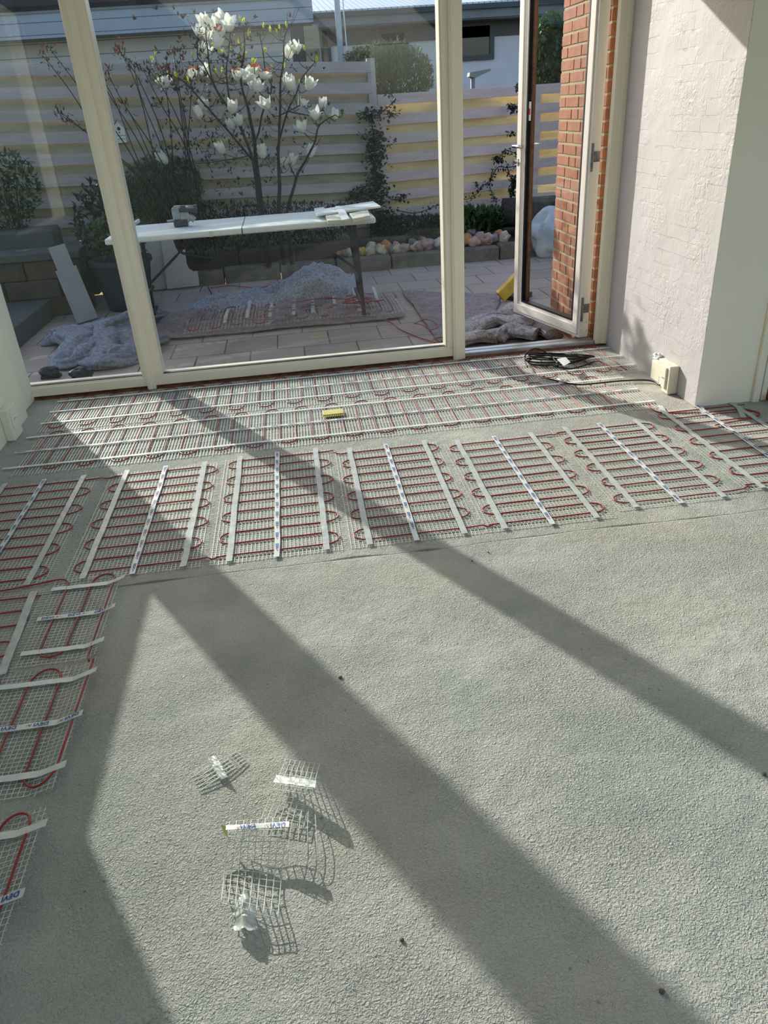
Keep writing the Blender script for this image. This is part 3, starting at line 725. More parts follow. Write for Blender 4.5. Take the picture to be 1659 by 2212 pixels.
long_mat('long net heating mat with red loops lying directly under the window frames', -1.50, 1.95, 4.055, 4.565, (4.505, 4.325, 4.140), -1.52, 1.955, 21, 0.0835, True)
t2, pts2 = long_mat('long net heating mat with red loops, second row from the windows', -1.46, 1.79, 3.485, 3.995, (3.935, 3.735, 3.535), -1.54, 1.80, 22, 0.0835, False)
# link cable running from the second row to the mat beside the wall corner
b = MB(); lk = [FL(*p, 0.006) for p in [(1395, 868), (1412, 886), (1440, 892), (1520, 891), (1600, 884), (1632, 890), (1634, 900), (1600, 908), (1545, 918)]]
t = thing('heating_mat', 'narrow strip of net with one red cable leading past the foot of the wall corner', 'heating mat', (1.95, 3.45, 0))
b.tube(smooth_path(lk, 5), CR, 6); part(b, 'heating_cable', M['cable'], t, smooth=True)
b = MB(); net(b, 1.80, 2.22, 3.335, 3.395, 0.0150, 0.0155, seed=31, w=0.0019); part(b, 'net', M['net'], t)
for px in ((1425, 880, 1436, 898), (1512, 880, 1522, 900), (1592, 880, 1606, 906)):
    a = FL(px[0], px[1]); c = FL(px[2], px[3]); b = MB(); ribbon(b, (a.x, a.y), (c.x, c.y), 0.024, 0.0105, seed=px[0]); part(b, 'tape', M['tape_t'], t)

# -- mats going down the left side
curl = lambda x, y: max(0, (x + 0.80)) * 0.34
def side_mat(label, x0, x1, y0, y1, xs, strips, printed, flip, sx0, seed, top, extra=None, xr=None, pre=None):
    t = thing('heating_mat', label, 'heating mat', ((x0 + x1) / 2, (y0 + y1) / 2, 0), 'heating mats along the left side')
    b = MB(); net(b, x0, x1, y0, y1, 0.0152, 0.0152, zf=curl, seed=seed, w=0.0019, jag=0.008); part(b, 'net', M['net'], t)
    pts = serp_y(y0 + 0.02, y1 - 0.005, xs, top, seed)
    if extra: pts = pts + extra
    if pre: pts = pre + pts[1:]
    pts = [(p[0], p[1], CZ + curl(p[0], p[1])) for p in pts]
    b = MB(); b.tube(smooth_path(pts, 2), CR, 7); part(b, 'heating_cable', M['cable'], t, smooth=True)
    for k, y in enumerate(strips):
        b = MB(); ribbon(b, (sx0, y + 0.004), (xr or x1 + 0.02, y), 0.022, 0.0100, seed=seed + k, zf=curl, amp=0.001, n=40)
        tp = part(b, 'tape', M['tape'], t)
        if k == printed:
            b = MB(); x = (xr or x1 + 0.02) - 0.012; zf = lambda X, Y: 0.0112 + curl(X, Y)
            while x - 0.06 > sx0:
                if flip: stamp(b, (x, y + 0.008), (-1, 0), (0, -1), zf, 0.040, 0.0135)
                else: stamp(b, (x - 0.062, y - 0.005), (1, 0), (0, 1), zf, 0.040, 0.0135)
                x -= 0.0875
            part(b, 'printed_lettering', [M['blue'], M['red']], tp)
side_mat('short net heating mat with its red cable doubled back, below the front row at left', -1.0, -0.755, 1.935, 2.425, [-0.945, -0.862, -0.778], (2.355, 2.175, 1.990), 1, False, -1.0, 40, True,
         [(-0.776, 1.93, 0), (-0.765, 1.90, 0)], pre=[(-1.5, 2.385, 0), (-1.2, 2.392, 0), (-1.05, 2.415, 0), (-0.985, 2.425, 0), (-0.955, 2.405, 0)])
side_mat('net heating mat on the left with upside-down blue lettering on its middle tape', -1.34, -0.745, 1.405, 1.905, [-0.752, -0.84, -0.93, -1.02, -1.11, -1.20, -1.29], (1.835, 1.652, 1.466), 1, True, -1.34, 50, True)
side_mat('net heating mat in the lower left with a red printed mark on its curled tape', -1.34, -0.745, 0.85, 1.345, [-0.775, -0.85, -0.93, -1.02, -1.11, -1.20, -1.29], (1.285, 1.105, 0.930), 1, True, -1.34, 60, False)
# piece with cross runs below the first mat
t = thing('heating_mat', 'piece of net heating mat with flat red loops at the left edge, between the rows', 'heating mat', (-1.2, 2.15, 0), 'heating mats along the left side')
b = MB(); net(b, -1.56, -1.015, 1.92, 2.375, 0.0152, 0.0152, seed=70, w=0.0016); part(b, 'net', M['net'], t)
b = MB(); b.tube(smooth_path(serp_x(-1.54, -1.03, [2.33 - 0.085 * k for k in range(5)], False, 3), 2), CR, 6); part(b, 'heating_cable', M['cable'], t, smooth=True)
b = MB(); ribbon(b, (-1.062, 2.36), (-1.03, 1.90), 0.027, 0.0100, seed=71); part(b, 'tape', M['tape_t'], t)

# ------------------------------------------------------------------ small things on the floor
def yellow_clip():
    a = FL(697, 890); t = thing('cable_clip', 'small yellow plastic comb clip on the second row of heating mats', 'clip', (0.115, 3.81, 0.0))
    b = MB(); b.box(0.060, 0.172, 3.800, 3.868, 0.010, 0.020); part(b, 'clip_body', M['yellow'], t, bevel=0.003)
    b = MB()
    for k in range(11): b.box(0.064 + k * 0.0100, 0.0695 + k * 0.0100, 3.772, 3.802, 0.011, 0.017)
    b.box(0.060, 0.172, 3.790, 3.802, 0.010, 0.022)
    part(b, 'teeth', M['yellow'], t)
yellow_clip()

def coil():
    t = thing('cable_coil', 'coil of black supply cable with a white tag lying by the door', 'cable', (1.55, 4.33, 0))
    c = Vector((1.535, 4.33, 0)); b = MB(); pts = []
    for k in range(5 * 28):
        th = 2 * math.pi * k / 28; lp = k // 28
        rx = 0.175 + 0.018 * math.sin(lp * 2.1) ; ry = 0.062 + 0.020 * math.cos(lp * 1.7)
        pts.append((c.x + rx * math.cos(th + 0.4 * lp) + 0.006 * lp, c.y + ry * math.sin(th + 0.1 * lp), 0.020 + 0.007 * lp + 0.006 * math.sin(th)))
    pts += [(1.70, 4.27, 0.04), (1.62, 4.24, 0.03), (1.50, 4.22, 0.02)]
    b.tube(smooth_path(pts, 2), 0.0052, 8)
    loop = [FL(1139, 793, 0.03), P(1133, 775, 1, 4.36), P(1140, 760, 1, 4.37), P(1155, 753, 1, 4.38), P(1172, 757, 1, 4.36), P(1190, 770, 1, 4.34), FL(1205, 785, 0.05)]
    b.tube(smooth_path(loop, 6), 0.0045, 8)
    tail = [FL(*p, 0.012) for p in [(1195, 790), (1230, 796), (1260, 790), (1284, 781)]]
    b.tube(smooth_path(tail, 5), 0.0050, 8)
    part(b, 'supply_cable', M['black'], t, smooth=True)
    b = MB(); red = [FL(*p, 0.012) for p in [(1284, 781), (1300, 782), (1320, 792), (1335, 799), (1345, 800)]]
    b.tube(smooth_path(red, 5), CR, 6); part(b, 'cable_end', M['cable'], t, smooth=True)
    b = MB(); a = [FL(1203, 776, 0.07), FL(1222, 772, 0.066), FL(1232, 783, 0.062), FL(1218, 791, 0.066)]
    b.prism(a, (0, 0, 0.002)); part(b, 'paper_tag', M['tape'], t)
coil()
def lead():
    t = thing('supply_cable', 'black cable running over the mats into the beige sockets', 'cable', (1.7, 3.95, 0))
    b = MB(); pts = [FL(*p, 0.014) for p in [(1182, 817), (1200, 822), (1225, 828), (1255, 831), (1290, 828), (1340, 823), (1390, 821), (1412, 824), (1428, 832)]]
    b.tube(smooth_path(pts, 5), 0.0048, 8); part(b, 'cable_sheath', M['black'], t, smooth=True)
    b = MB(); pts = [FL(*p, 0.010) for p in [(1168, 816), (1176, 817), (1190, 820)]]
    b.tube(pts, 0.0036, 6); part(b, 'cable_end', M['cable'], t, smooth=True)
    b = MB(); pts = [FL(*p, 0.012) for p in [(1205, 818), (1214, 824), (1222, 821), (1216, 828), (1208, 826)]]
    b.tube(smooth_path(pts, 3), 0.006, 6); part(b, 'clear_wrap', M['tape_t'], t)
lead()

def sockets():
    t = thing('wall_socket', 'beige block of surface sockets low on the white brick wall', 'socket', (XR, 3.74, 0.0))
    b = MB(); b.box(XR - 0.030, XR, 3.76, 3.865, 0.015, 0.120); b.box(XR - 0.036, XR, 3.68, 3.775, 0.055, 0.155); b.box(XR - 0.030, XR, 3.68, 3.76, 0.008, 0.056)
    part(b, 'socket_box', M['beige'], t, bevel=0.004)
    b = MB(); b.box(XR - 0.052, XR, 3.605, 3.68, 0.005, 0.158); b.box(XR - 0.062, XR - 0.05, 3.630, 3.675, 0.03, 0.145)
    part(b, 'socket_front', M['beige'], t, bevel=0.004)
    b = MB()
    for y in (3.645, 3.660): b.tube([(XR - 0.0615, y, 0.085), (XR - 0.0635, y, 0.085)], 0.003, 8)
    part(b, 'socket_holes', M['gasket'], t)
    b = MB(); b.box(XR - 0.0415, XR - 0.036, 3.70, 3.745, 0.09, 0.13); part(b, 'switch', M['beige'], t, bevel=0.002)
    b = MB(); b.tube([(XR - 0.02, 3.70, 0.0), (XR - 0.02, 3.70, 0.03)], 0.005, 8); part(b, 'conduit', M['beige'], t)
    b = MB(); b.ball((XR - 0.022, 3.825, 0.150), 0.024, 0.028, 0.016, 12, 8, 0.8, 3)
    tag(b.build('tape_scrap', M['tape'], None, smooth=False), 'crumpled scrap of white tape on top of the beige sockets', 'tape')
sockets()
def left_box():
    t = thing('wall_socket', 'cream painted socket box at the foot of the left pier', 'socket', (XL, 4.0, 0))
    b = MB(); b.box(XL, XL + 0.045, 3.93, 4.07, 0.0, 0.175); part(b, 'socket_box', M['plaster_l'], t, bevel=0.006)
    b = MB(); b.box(XL + 0.045, XL + 0.050, 3.955, 4.04, 0.06, 0.15); part(b, 'socket_front', M['plaster_l'], t, bevel=0.003)
    b = MB()
    for y in (3.985, 4.005): b.tube([(XL + 0.0495, y, 0.105), (XL + 0.052, y, 0.105)], 0.0028, 8)
    part(b, 'socket_holes', M['gasket'], t)
left_box()

def netsheet(fn, nu, nv, ru=0.0009, rv=0.0012):
    mb = MB()
    for i in range(nu + 1): mb.tube([fn(i / nu, k / 30) for k in range(31)], rv, 4)
    for j in range(nv + 1): mb.tube([fn(k / 16, j / nv) for k in range(17)], ru, 4)
    return mb
def bil(c, u, v):
    a = Vector(c[0]).lerp(Vector(c[1]), u); d = Vector(c[3]).lerp(Vector(c[2]), u); return a.lerp(d, v)
def patch(c, w_fn):
    def f(u, v):
        p = bil(c, u, v); return p + Vector((0, 0, w_fn(u, v)))
    return f
# tall curled offcut
def lower_scrap():
    t = thing('net_offcut', 'curled offcut of heating mat net with printed tape at its raised top', 'net offcut', (-0.24, 1.1, 0))
    c = [FL(496, 1775, 0), FL(620, 1765, 0), FL(600, 1985, 0), FL(478, 1950, 0)]
    w = lambda u, v: 0.004 + 0.058 * math.exp(-((v - 0.12) / 0.28) ** 2) * (0.75 + 0.35 * u) + 0.030 * math.exp(-((v - 0.98) / 0.15) ** 2) + 0.004 * math.sin(u * 6 + v * 5)
    fn = patch(c, w)
    # keep the silhouette: lift shifts the sheet, so pull it back along the sight line
    def g(u, v):
        p = bil(c, u, v); z = w(u, v); k = z / EYE; return Vector((p.x * (1 - k), p.y * (1 - k), z))
    part(netsheet(g, 8, 15), 'net', M['net'], t, smooth=True)
    b = MB(); b.grid(lambda u, v: g(-0.05 + 1.1 * u, 0.055 + 0.06 * v) + Vector((0, 0, 0.0020)), 24, 3)
    tp = part(b, 'tape', M['tape'], t, solid=0.0006); tp['label'] = 'tape with blue and red print'
    b = MB()
    for k, u0 in enumerate((0.10, 0.62)):
        q_ = lambda uu, vv: g(u0 + 0.36 - 0.36 * uu, 0.064 + 0.044 * vv) + Vector((0, -0.0012, 0.0042))
        b.cur = 0; b.add([q_(uu * 0.72, vv) for uu, vv in WV], WF)
        b.cur = 1
        for q in ZIG: b.add([q_(0.76 + 0.24 * uu, vv) for uu, vv in q], [(0, 1, 2, 3)])
    part(b, 'printed_lettering', [M['blue'], M['red']], tp)
    b = MB(); b.prism([g(-0.05, 0.07) + Vector((0, 0, 0.002)), FL(476, 1782, 0.050), FL(484, 1800, 0.03), FL(497, 1818, 0.02)], (0, 0, 0.001)); part(b, 'green_flap', M['yellow'], t)
    b = MB()
    def cr(u, v):
        p = Vector(FL(505 + 50 * u, 1940 + 70 * v, 0.018)); n = noise.noise_vector(p * 60)
        return p + n * 0.009 + Vector((0, 0, 0.012 * math.sin(3 * u)))
    b.grid(cr, 12, 12); part(b, 'crumpled_tape', M['tape_t'], t, solid=0.0006)
lower_scrap()
def upper_scrap():
    t = thing('net_offcut', 'bent offcut of mat net with shiny clear tape, at the edge of the wide shadow', 'net offcut', (-0.14, 1.3, 0))
    c = [FL(618, 1640, 0), FL(690, 1650, 0), FL(655, 1790, 0), FL(562, 1775, 0)]
    w = lambda u, v: 0.003 + 0.050 * math.exp(-((v - 0.38) / 0.25) ** 2) * (0.35 + 0.75 * u) + 0.012 * v
    def g(u, v):
        p = bil(c, u, v); z = w(u, v); k = z / EYE; return Vector((p.x * (1 - k), p.y * (1 - k), z))
    part(netsheet(g, 7, 12), 'net', M['net'], t, smooth=True)
    b = MB(); b.grid(lambda u, v: g(-0.08 + 1.12 * u, 0.28 + 0.12 * v) + Vector((0, 0, 0.002 + 0.003 * noise.noise(Vector((u * 8, v * 3, 2))))), 24, 4)
    part(b, 'tape', M['tape_t'], t, solid=0.0006)
    # loose long strands bowing to the right
    b = MB()
    for k in range(4):
        o0 = 14 * k; pts = [FL(638 + o0, 1752, 0.02), FL(628 + o0 * 1.3, 1790, 0.03), FL(622 + o0 * 1.5, 1850, 0.025), FL(626 + o0 * 1.5, 1900, 0.006)]
        b.tube(smooth_path(pts, 6), 0.0009, 4)
    part(b, 'loose_strands', M['net'], t, smooth=True)
upper_scrap()
def small_scrap():
    t = thing('net_offcut', 'smallest offcut of mat net lying flat with a stub of tape', 'net offcut', (-0.33, 1.4, 0))
    c = [FL(410, 1676, 0), FL(508, 1622, 0), FL(536, 1648, 0), FL(432, 1712, 0)]
    fn = patch(c, lambda u, v: 0.004 + 0.006 * math.sin(math.pi * u))
    part(netsheet(lambda u, v: fn(v, u), 5, 12, 0.0006, 0.0012), 'net', M['net'], t, smooth=True)
    b = MB(); b.grid(lambda u, v: bil([FL(447, 1636, 0.012), FL(466, 1632, 0.012), FL(492, 1678, 0.020), FL(474, 1686, 0.006)], u, v) + Vector((0, 0, 0.003 * noise.noise(Vector((u * 3, v * 6, 0))))), 5, 12)
    part(b, 'tape', M['tape_t'], t, solid=0.0006)
small_scrap()
# crumbs of mortar scattered on the floor
for k, (px, py, s_) in enumerate([(1652, 1672, 5), (735, 1463, 5), (1020, 1212, 3), (1430, 2142, 5), (868, 2030, 4), (1055, 1193, 3)]):
    p = FL(px, py, 0.003); b = MB(); b.ball(p, s_ * 0.0011, s_ * 0.0010, s_ * 0.0008, 8, 6, 0.6, k)
    tag(b.build('mortar_crumb', M['kerb'], None, smooth=True),
        ['dark crumb at the right edge of the floor beside the narrow shadow', 'pale crumb on the sunlit floor left of the photo middle', 'tiny crumb on the floor just below the middle mats', 'crumb at the tip of the crack near the bottom edge', 'dark crumb inside the wide shadow, lower middle', 'tiny crumb on the floor beyond the narrow shadow'][k], 'crumb')

# ------------------------------------------------------------------ garden ground
GZ = -0.10
b = MB(); b.grid(lambda u, v: (-4.5 + 9.0 * u, 4.66 + 3.64 * v, GZ), 2, 2); b.box(-4.5, 4.5, 4.66, 8.3, GZ - 0.1, GZ - 0.001)
struct(b, 'ground_paving', M['paving'], 'concrete slab patio outside the windows', 'paving')
def gsoil(u, v):
    x = -9 + 20 * u; y = 8.32 + 2.0 * v
    return (x, y, -0.04 + 0.12 * min(1, v * 1.2) + 0.03 * noise.noise(Vector((x * 2, y * 3, 0))))
b = MB(); b.grid(gsoil, 120, 20); b.grid(lambda u, v: (-14 + 34 * u, 10.3 + 20 * v, 0.08), 4, 4)
b.grid(lambda u, v: (-14 + 9.6 * u, 2 + 6.4 * v, -0.13), 2, 2); b.grid(lambda u, v: (4.4 + 10 * u, 4.6 + 6 * v, -0.13), 2, 2)
struct(b, 'ground_soil', M['soil'], 'dark soil of the planting bed behind the kerb', 'soil')
# kerb stones
kx = -1.5; names = ['left end, behind the table leg', 'behind the left half of the table', 'under the middle of the table', 'left of the pebbles', 'in front of the first pebbles', 'seen through the window below the pebbles', 'left one in the door opening', 'right one in the door opening', 'seen through the door glass', 'hidden end by the brick wall']
for k in range(9):
    x0 = -1.95 + k * 0.60; j = random.uniform(-0.02, 0.02)
    b = MB(); b.box(x0, x0 + 0.588, 8.30 + j, 8.46 + j, GZ - 0.02, 0.045 + random.uniform(-0.01, 0.01))
    tag(b.build('kerb_stone', M['kerb'], None, bevel=0.015), 'weathered concrete kerb stone, ' + names[k], 'kerb stone', 'kerb stones along the planting bed')
# a second low row on the left half
for k in range(4):
    x0 = -1.2 + k * 0.62; b = MB(); b.box(x0, x0 + 0.60, 8.62, 8.78, -0.02, 0.17)
    tag(b.build('kerb_stone', M['block'], None, bevel=0.015), ['dark block behind the leaning boards', 'dark block right of the leaning boards', 'dark block with a rusty patch under the table', 'pale block left of the table brace'][k], 'kerb stone', 'second row of kerb blocks')

# rounded stones
SD = [(734, 534, 12, 'brown'), (744, 540, 10, 'orange'), (754, 548, 11, 'cream'), (738, 558, 8, 'orange'), (754, 567, 12, 'grey'), (803, 529, 14, 'cream'), (780, 537, 9, 'cream'),
      (787, 550, 12, 'yellow ochre'), (800, 545, 9, 'orange'), (832, 532, 20, 'orange'), (785, 560, 9, 'grey'), (810, 555, 14, 'cream'), (836, 553, 15, 'cream'), (851, 547, 8, 'white'),
      (855, 526, 10, 'pink'), (867, 519, 9, 'pink'), (862, 541, 12, 'cream'), (877, 531, 10, 'white'), (890, 522, 11, 'grey'), (905, 530, 13, 'pink'), (887, 550, 13, 'pink'), (863, 557, 11, 'grey'),
      (905, 545, 8, 'cream'), (929, 527, 18, 'pink'), (921, 540, 11, 'grey'), (911, 516, 10, 'brown'), (956, 526, 14, 'white'), (944, 547, 13, 'violet grey'), (924, 552, 13, 'cream'),
      (1018, 497, 14, 'violet grey'), (1036, 509, 15, 'pink'), (1018, 521, 16, 'orange'), (1066, 518, 17, 'pink'), (1078, 503, 12, 'orange'), (1097, 511, 14, 'cream'), (1112, 520, 11, 'white'),
      (1093, 526, 11, 'violet grey'), (1070, 531, 14, 'brown'), (1042, 533, 15, 'pink'), (1015, 537, 13, 'grey'), (1058, 537, 9, 'cream'), (1110, 530, 9, 'cream'), (990, 520, 14, 'grey'), (983, 543, 13, 'pink'), (970, 535, 12, 'cream')]
seen = {}
for k, (px, py, r, c) in enumerate(SD):
    z = 0.07 + (0.03 if py < 530 else 0)
    p = FL(px, py + r * 0.3, z); p.y = max(p.y, 8.52)
    rr = r * (p.y * 0.88) / FPX * 1.0
    reg = 'behind the window glass' if px < 970 else 'in the door opening'
    size = 'large' if r > 14 else ('middling' if r > 10 else 'small')
    order = sorted([s_ for s_ in SD if (s_[0] < 970) == (px < 970) and s_[3] == c]); idx = order.index((px, py, r, c)) + 1; n = len(order)
    pos = {1: 'leftmost', n: 'rightmost'}.get(idx, ['', 'first', 'second', 'third', 'fourth', 'fifth', 'sixth', 'seventh', 'eighth', 'ninth', 'tenth'][min(idx, 10)] + ' from the left') if n > 1 else 'only'
    b = MB(); b.ball((p.x, p.y, z), rr, rr * random.uniform(0.8, 1.05), rr * random.uniform(0.75, 0.95), 16, 11, 0.45, k)
    tag(b.build('garden_stone', STONES[c], None, smooth=True), f'{size} {c} rounded stone {reg}, {pos} of that colour', 'stone', 'rounded stones behind the kerb')

# steps, retaining wall, pot, leaning plank at left
st = thing('garden_steps', 'dark concrete steps rising to the left outside the narrow window', 'steps', (-2.8, 6.2, GZ))
b = MB(); b.prism([(-2.32, 5.75, GZ), (-2.30, 7.42, GZ), (-4.6, 7.42, GZ), (-4.6, 5.75, GZ)], (0, 0, 0.17)); part(b, 'step', M['step'], st, bevel=0.01)
b = MB(); b.prism([(-2.86, 5.75, GZ + 0.17), (-2.84, 7.42, GZ + 0.17), (-4.6, 7.42, GZ + 0.17), (-4.6, 5.75, GZ + 0.17)], (0, 0, 0.17)); part(b, 'step', M['step'], st, bevel=0.01)
rw = thing('retaining_wall', 'low brown block wall behind the garden steps', 'wall', (-3, 7.6, GZ))
b = MB()
for r_ in range(3):
    for k in range(6):
        x1 = -1.98 - k * 0.5 - (r_ % 2) * 0.22; b.box(x1 - 0.49, x1, 7.45, 7.75, GZ + r_ * 0.17, GZ + r_ * 0.17 + 0.165)
part(b, 'blocks', M['block'], rw, bevel=0.012)
b = MB(); b.prism([(-1.95, 7.42, GZ + 0.51), (-1.95, 7.80, GZ + 0.51), (-5.0, 7.80, GZ + 0.51), (-5.0, 7.42, GZ + 0.51)], (0, 0, 0.07)); part(b, 'coping', M['step'], rw, bevel=0.01)
b = MB(); b.box(-3.9, -2.3, 8.0, 8.33, 0.36, 0.62); tag(b.build('garden_block', M['step'], None, bevel=0.03), 'long pale concrete edging above the block wall, below the fence', 'edging')
b = MB(); b.prism([(-3.9, 7.8, 0.0), (-1.95, 7.8, 0.0), (-1.95, 8.28, 0.0), (-3.9, 8.28, 0.0)], (0, 0, 0.36)); 
tag(b.build('soil_bank', M['soil'], None), 'soil bank between the block wall and the fence', 'soil', kind='stuff')
pt = thing('plant_pot', 'large dark pot with a green plant, half behind the window post', 'plant pot', (-1.62, 7.55, GZ))
b = MB(); b.lathe([(0.0, 0.0), (0.20, 0.0), (0.27, 0.42), (0.29, 0.42), (0.29, 0.46), (0.25, 0.46), (0.25, 0.40), (0, 0.40)], (-1.62, 7.55, GZ), 28); part(b, 'pot', M['pot'], pt, smooth=False)
# leaves helper
def leaf(mb, c, d, L, w, up=None):
    c = Vector(c); d = Vector(d).normalized(); s_ = d.cross(Vector((random.uniform(-.4, .4), random.uniform(-.4, .4), 1)))
    if s_.length < 1e-4: s_ = Vector((1, 0, 0))
    s_.normalize(); n = d.cross(s_)
    mb.add([c, c + d * L * 0.45 + s_ * w / 2 - n * w * 0.15, c + d * L, c + d * L * 0.45 - s_ * w / 2 - n * w * 0.15, c + d * L * 0.5], [(0, 1, 4), (1, 2, 4), (2, 3, 4), (3, 0, 4)])
def rdir(up=0.3):
    while True:
        v = Vector((random.uniform(-1, 1), random.uniform(-1, 1), random.uniform(-1, 1)))
        if 0.1 < v.length < 1: v.normalize(); v.z += up; return v.normalized()
b = MB()
for k in range(300):
    c = Vector((-1.62 + random.gauss(0, 0.14), 7.55 + random.gauss(0, 0.12), GZ + 0.5 + random.uniform(0, 0.28))); leaf(b, c, rdir(0.3), 0.09, 0.035)
part(b, 'foliage', M['green'], pt)['kind'] = 'stuff'
a0 = FL(190, 694, GZ + 0.015); a1 = P(122, 532, 1, 7.42)
b = MB(); b.obox(a0, a1, 0.15, 0.03, (0.25, -1, 0.35)); dvec = (a1 - a0).normalized(); b.obox(a0, a0.lerp(a1, 0.70), 0.19, 0.028, (0.25, -1.1, 0.35))
tag(b.build('plank', M['plank'], None, bevel=0.003), 'grey plank leaning on the block wall left of the window post', 'plank')
# dark shoes by the glass at left
for k, (px, py, lb) in enumerate([(112, 805, 'dark object like a shoe at the foot of the narrow window, left one'), (178, 808, 'dark object like a shoe at the foot of the narrow window, right one')]):
    p = FL(px, py, GZ + 0.03); b = MB(); b.ball((p.x, p.y - 0.02, GZ + 0.04), 0.075, 0.05, 0.045, 14, 8, 0.4, k); b.box(p.x - 0.07, p.x + 0.06, p.y - 0.05, p.y + 0.02, GZ, GZ + 0.02)
    tag(b.build('shoe', M['blackmetal'], None, smooth=False, bevel=0.004), lb, 'shoe')

# ------------------------------------------------------------------ folding table with things on it
TZ = 0.71; TX0, TX1, TY0, TY1 = -1.40, 0.665, 6.12, 6.86
tb = thing('folding_table', 'white folding table on black legs outside the large window', 'table', (-0.37, 6.5, GZ))
b = MB(); b.box(TX0, TX1, TY0, TY1, TZ - 0.045, TZ); part(b, 'tabletop', M['table'], tb, bevel=0.012)
b = MB(); b.box(-0.372, -0.366, TY0 - 0.0015, TY1, TZ - 0.044, TZ + 0.0008); part(b, 'folding_seam', M['gasket'], tb)
for (x, y, dx) in ((-1.22, TY0 + 0.08, -0.02), (-1.24, TY1 - 0.10, -0.03), (0.50, TY0 + 0.08, 0.03), (0.50, TY1 - 0.10, 0.05)):
    b = MB(); b.obox((x, y, TZ - 0.04), (x + dx, y, GZ), 0.030, 0.030, (0, 1, 0)); part(b, 'leg', M['blackmetal'], tb, bevel=0.003)
b = MB()
for x in (-1.23, 0.51):
    for z in (0.22, 0.05): b.obox((x, TY0 + 0.08, z), (x, TY1 - 0.1, z), 0.022, 0.022)
part(b, 'crossbar', M['blackmetal'], tb)
for (x, s_) in ((-1.23, 1), (0.51, -1)):
    b = MB(); a = Vector((x, 6.5, 0.27)); c = Vector((x + s_ * 0.48, 6.5, TZ - 0.06)); b.obox(a, a.lerp(c, 0.6), 0.02, 0.028, (0, 1, 0)); b.obox(a.lerp(c, 0.5) + Vector((0, 0.02, 0)), c, 0.014, 0.02, (0, 1, 0))
    part(b, 'brace', M['blackmetal'], tb)
b = MB(); hp = [(-0.92, 6.35, TZ - 0.05), (-0.90, 6.35, 0.56), (-0.84, 6.35, 0.52), (-0.70, 6.35, 0.49), (-0.60, 6.35, 0.48), (-0.60, 6.35, TZ - 0.05)]
b.tube(smooth_path(hp, 4), 0.011, 8); part(b, 'carry_handle', M['blackmetal'], tb, smooth=True)
b = MB(); b.box(-0.62, -0.59, TY0 - 0.002, TY0 + 0.001, TZ - 0.044, TZ - 0.004); part(b, 'edge_tape', M['insul'], tb)
# cordless multi-tool
c0 = P(395, 475, 1, 6.50); cx, cyy = c0.x, 6.52
tl = thing('power_tool', 'grey cordless power tool standing on the white table', 'power tool', (cx, cyy, TZ))
b = MB(); b.box(cx - 0.075, cx + 0.035, cyy - 0.04, cyy + 0.04, TZ + 0.002, TZ + 0.055); part(b, 'battery', M['tooldark'], tl, bevel=0.008)
b = MB(); b.box(cx - 0.075, cx - 0.015, cyy - 0.035, cyy + 0.035, TZ + 0.055, TZ + 0.145); b.box(cx - 0.06, cx + 0.0, cyy - 0.03, cyy + 0.03, TZ + 0.135, TZ + 0.158); b.box(cx - 0.02, cx + 0.055, cyy - 0.03, cyy + 0.03, TZ + 0.03, TZ + 0.11); part(b, 'tool_body', M['toolgrey'], tl, bevel=0.01)
b = MB(); b.tube([(cx - 0.02, cyy, TZ + 0.13), (cx + 0.105, cyy - 0.01, TZ + 0.125)], 0.030, 14); b.tube([(cx + 0.10, cyy - 0.01, TZ + 0.125), (cx + 0.125, cyy - 0.01, TZ + 0.123)], 0.034, 14); part(b, 'tool_head', M['tooldark'], tl, smooth=False)
b = MB(); b.tube([(cx + 0.01, cyy, TZ + 0.10), (cx + 0.07, cyy, TZ + 0.06), (cx + 0.09, cyy, TZ + 0.04)], 0.024, 12); b.tube([(cx + 0.04, cyy - 0.025, TZ + 0.142), (cx + 0.10, cyy - 0.03, TZ + 0.138)], 0.010, 10); part(b, 'tool_handle', M['toolgrey'], tl, smooth=True)
b = MB(); b.tube([(cx - 0.13, cyy + 0.02, TZ + 0.045), (cx - 0.06, cyy + 0.01, TZ + 0.05)], 0.009, 8); part(b, 'blade', M['steel'], tl)
def onTable(px, py, z=0): return FL(px, py, TZ + z)
b = MB(); b.prism([onTable(279, 491), onTable(300, 478), onTable(303, 480), onTable(283, 493)], (0, 0, 0.022)); tag(b.build('tile_offcut', M['table'], None), 'small pale offcut at the left end of the table top', 'offcut')
b = MB(); z = 0.030; b.prism([onTable(679, 458, z), onTable(806, 438, z), onTable(823, 449, z), onTable(685, 467, z)], (0, 0, 0.014)); b.prism([onTable(679, 458, 0), onTable(700, 455, 0), onTable(706, 463, 0), onTable(685, 467, 0)], (0, 0, 0.03))
tag(b.build('panel_strip', M['table'], None, bevel=0.001), 'long white panel strip overhanging the right end of the table', 'panel strip')
b = MB(); b.prism([onTable(703, 470), onTable(738, 466), onTable(746, 483), onTable(708, 485)], (0, 0, 0.028)); tag(b.build('insulation_offcut', M['insul'], None, bevel=0.003), 'rough cream offcut on the table, left of the crossing strip', 'offcut')
b = MB(); b.prism([onTable(755, 469), onTable(795, 460), onTable(800, 474), onTable(763, 481)], (0, 0, 0.028)); tag(b.build('insulation_offcut', M['insul'], None, bevel=0.003), 'rough cream offcut on the table, right of the crossing strip', 'offcut')
b = MB(); b.prism([onTable(724, 447, 0.046), onTable(740, 446, 0.046), onTable(755, 474, 0.046), onTable(739, 477, 0.046)], (0, 0, 0.006)); tag(b.build('panel_strip', M['tape'], None), 'short white strip lying across the two cream offcuts', 'panel strip')
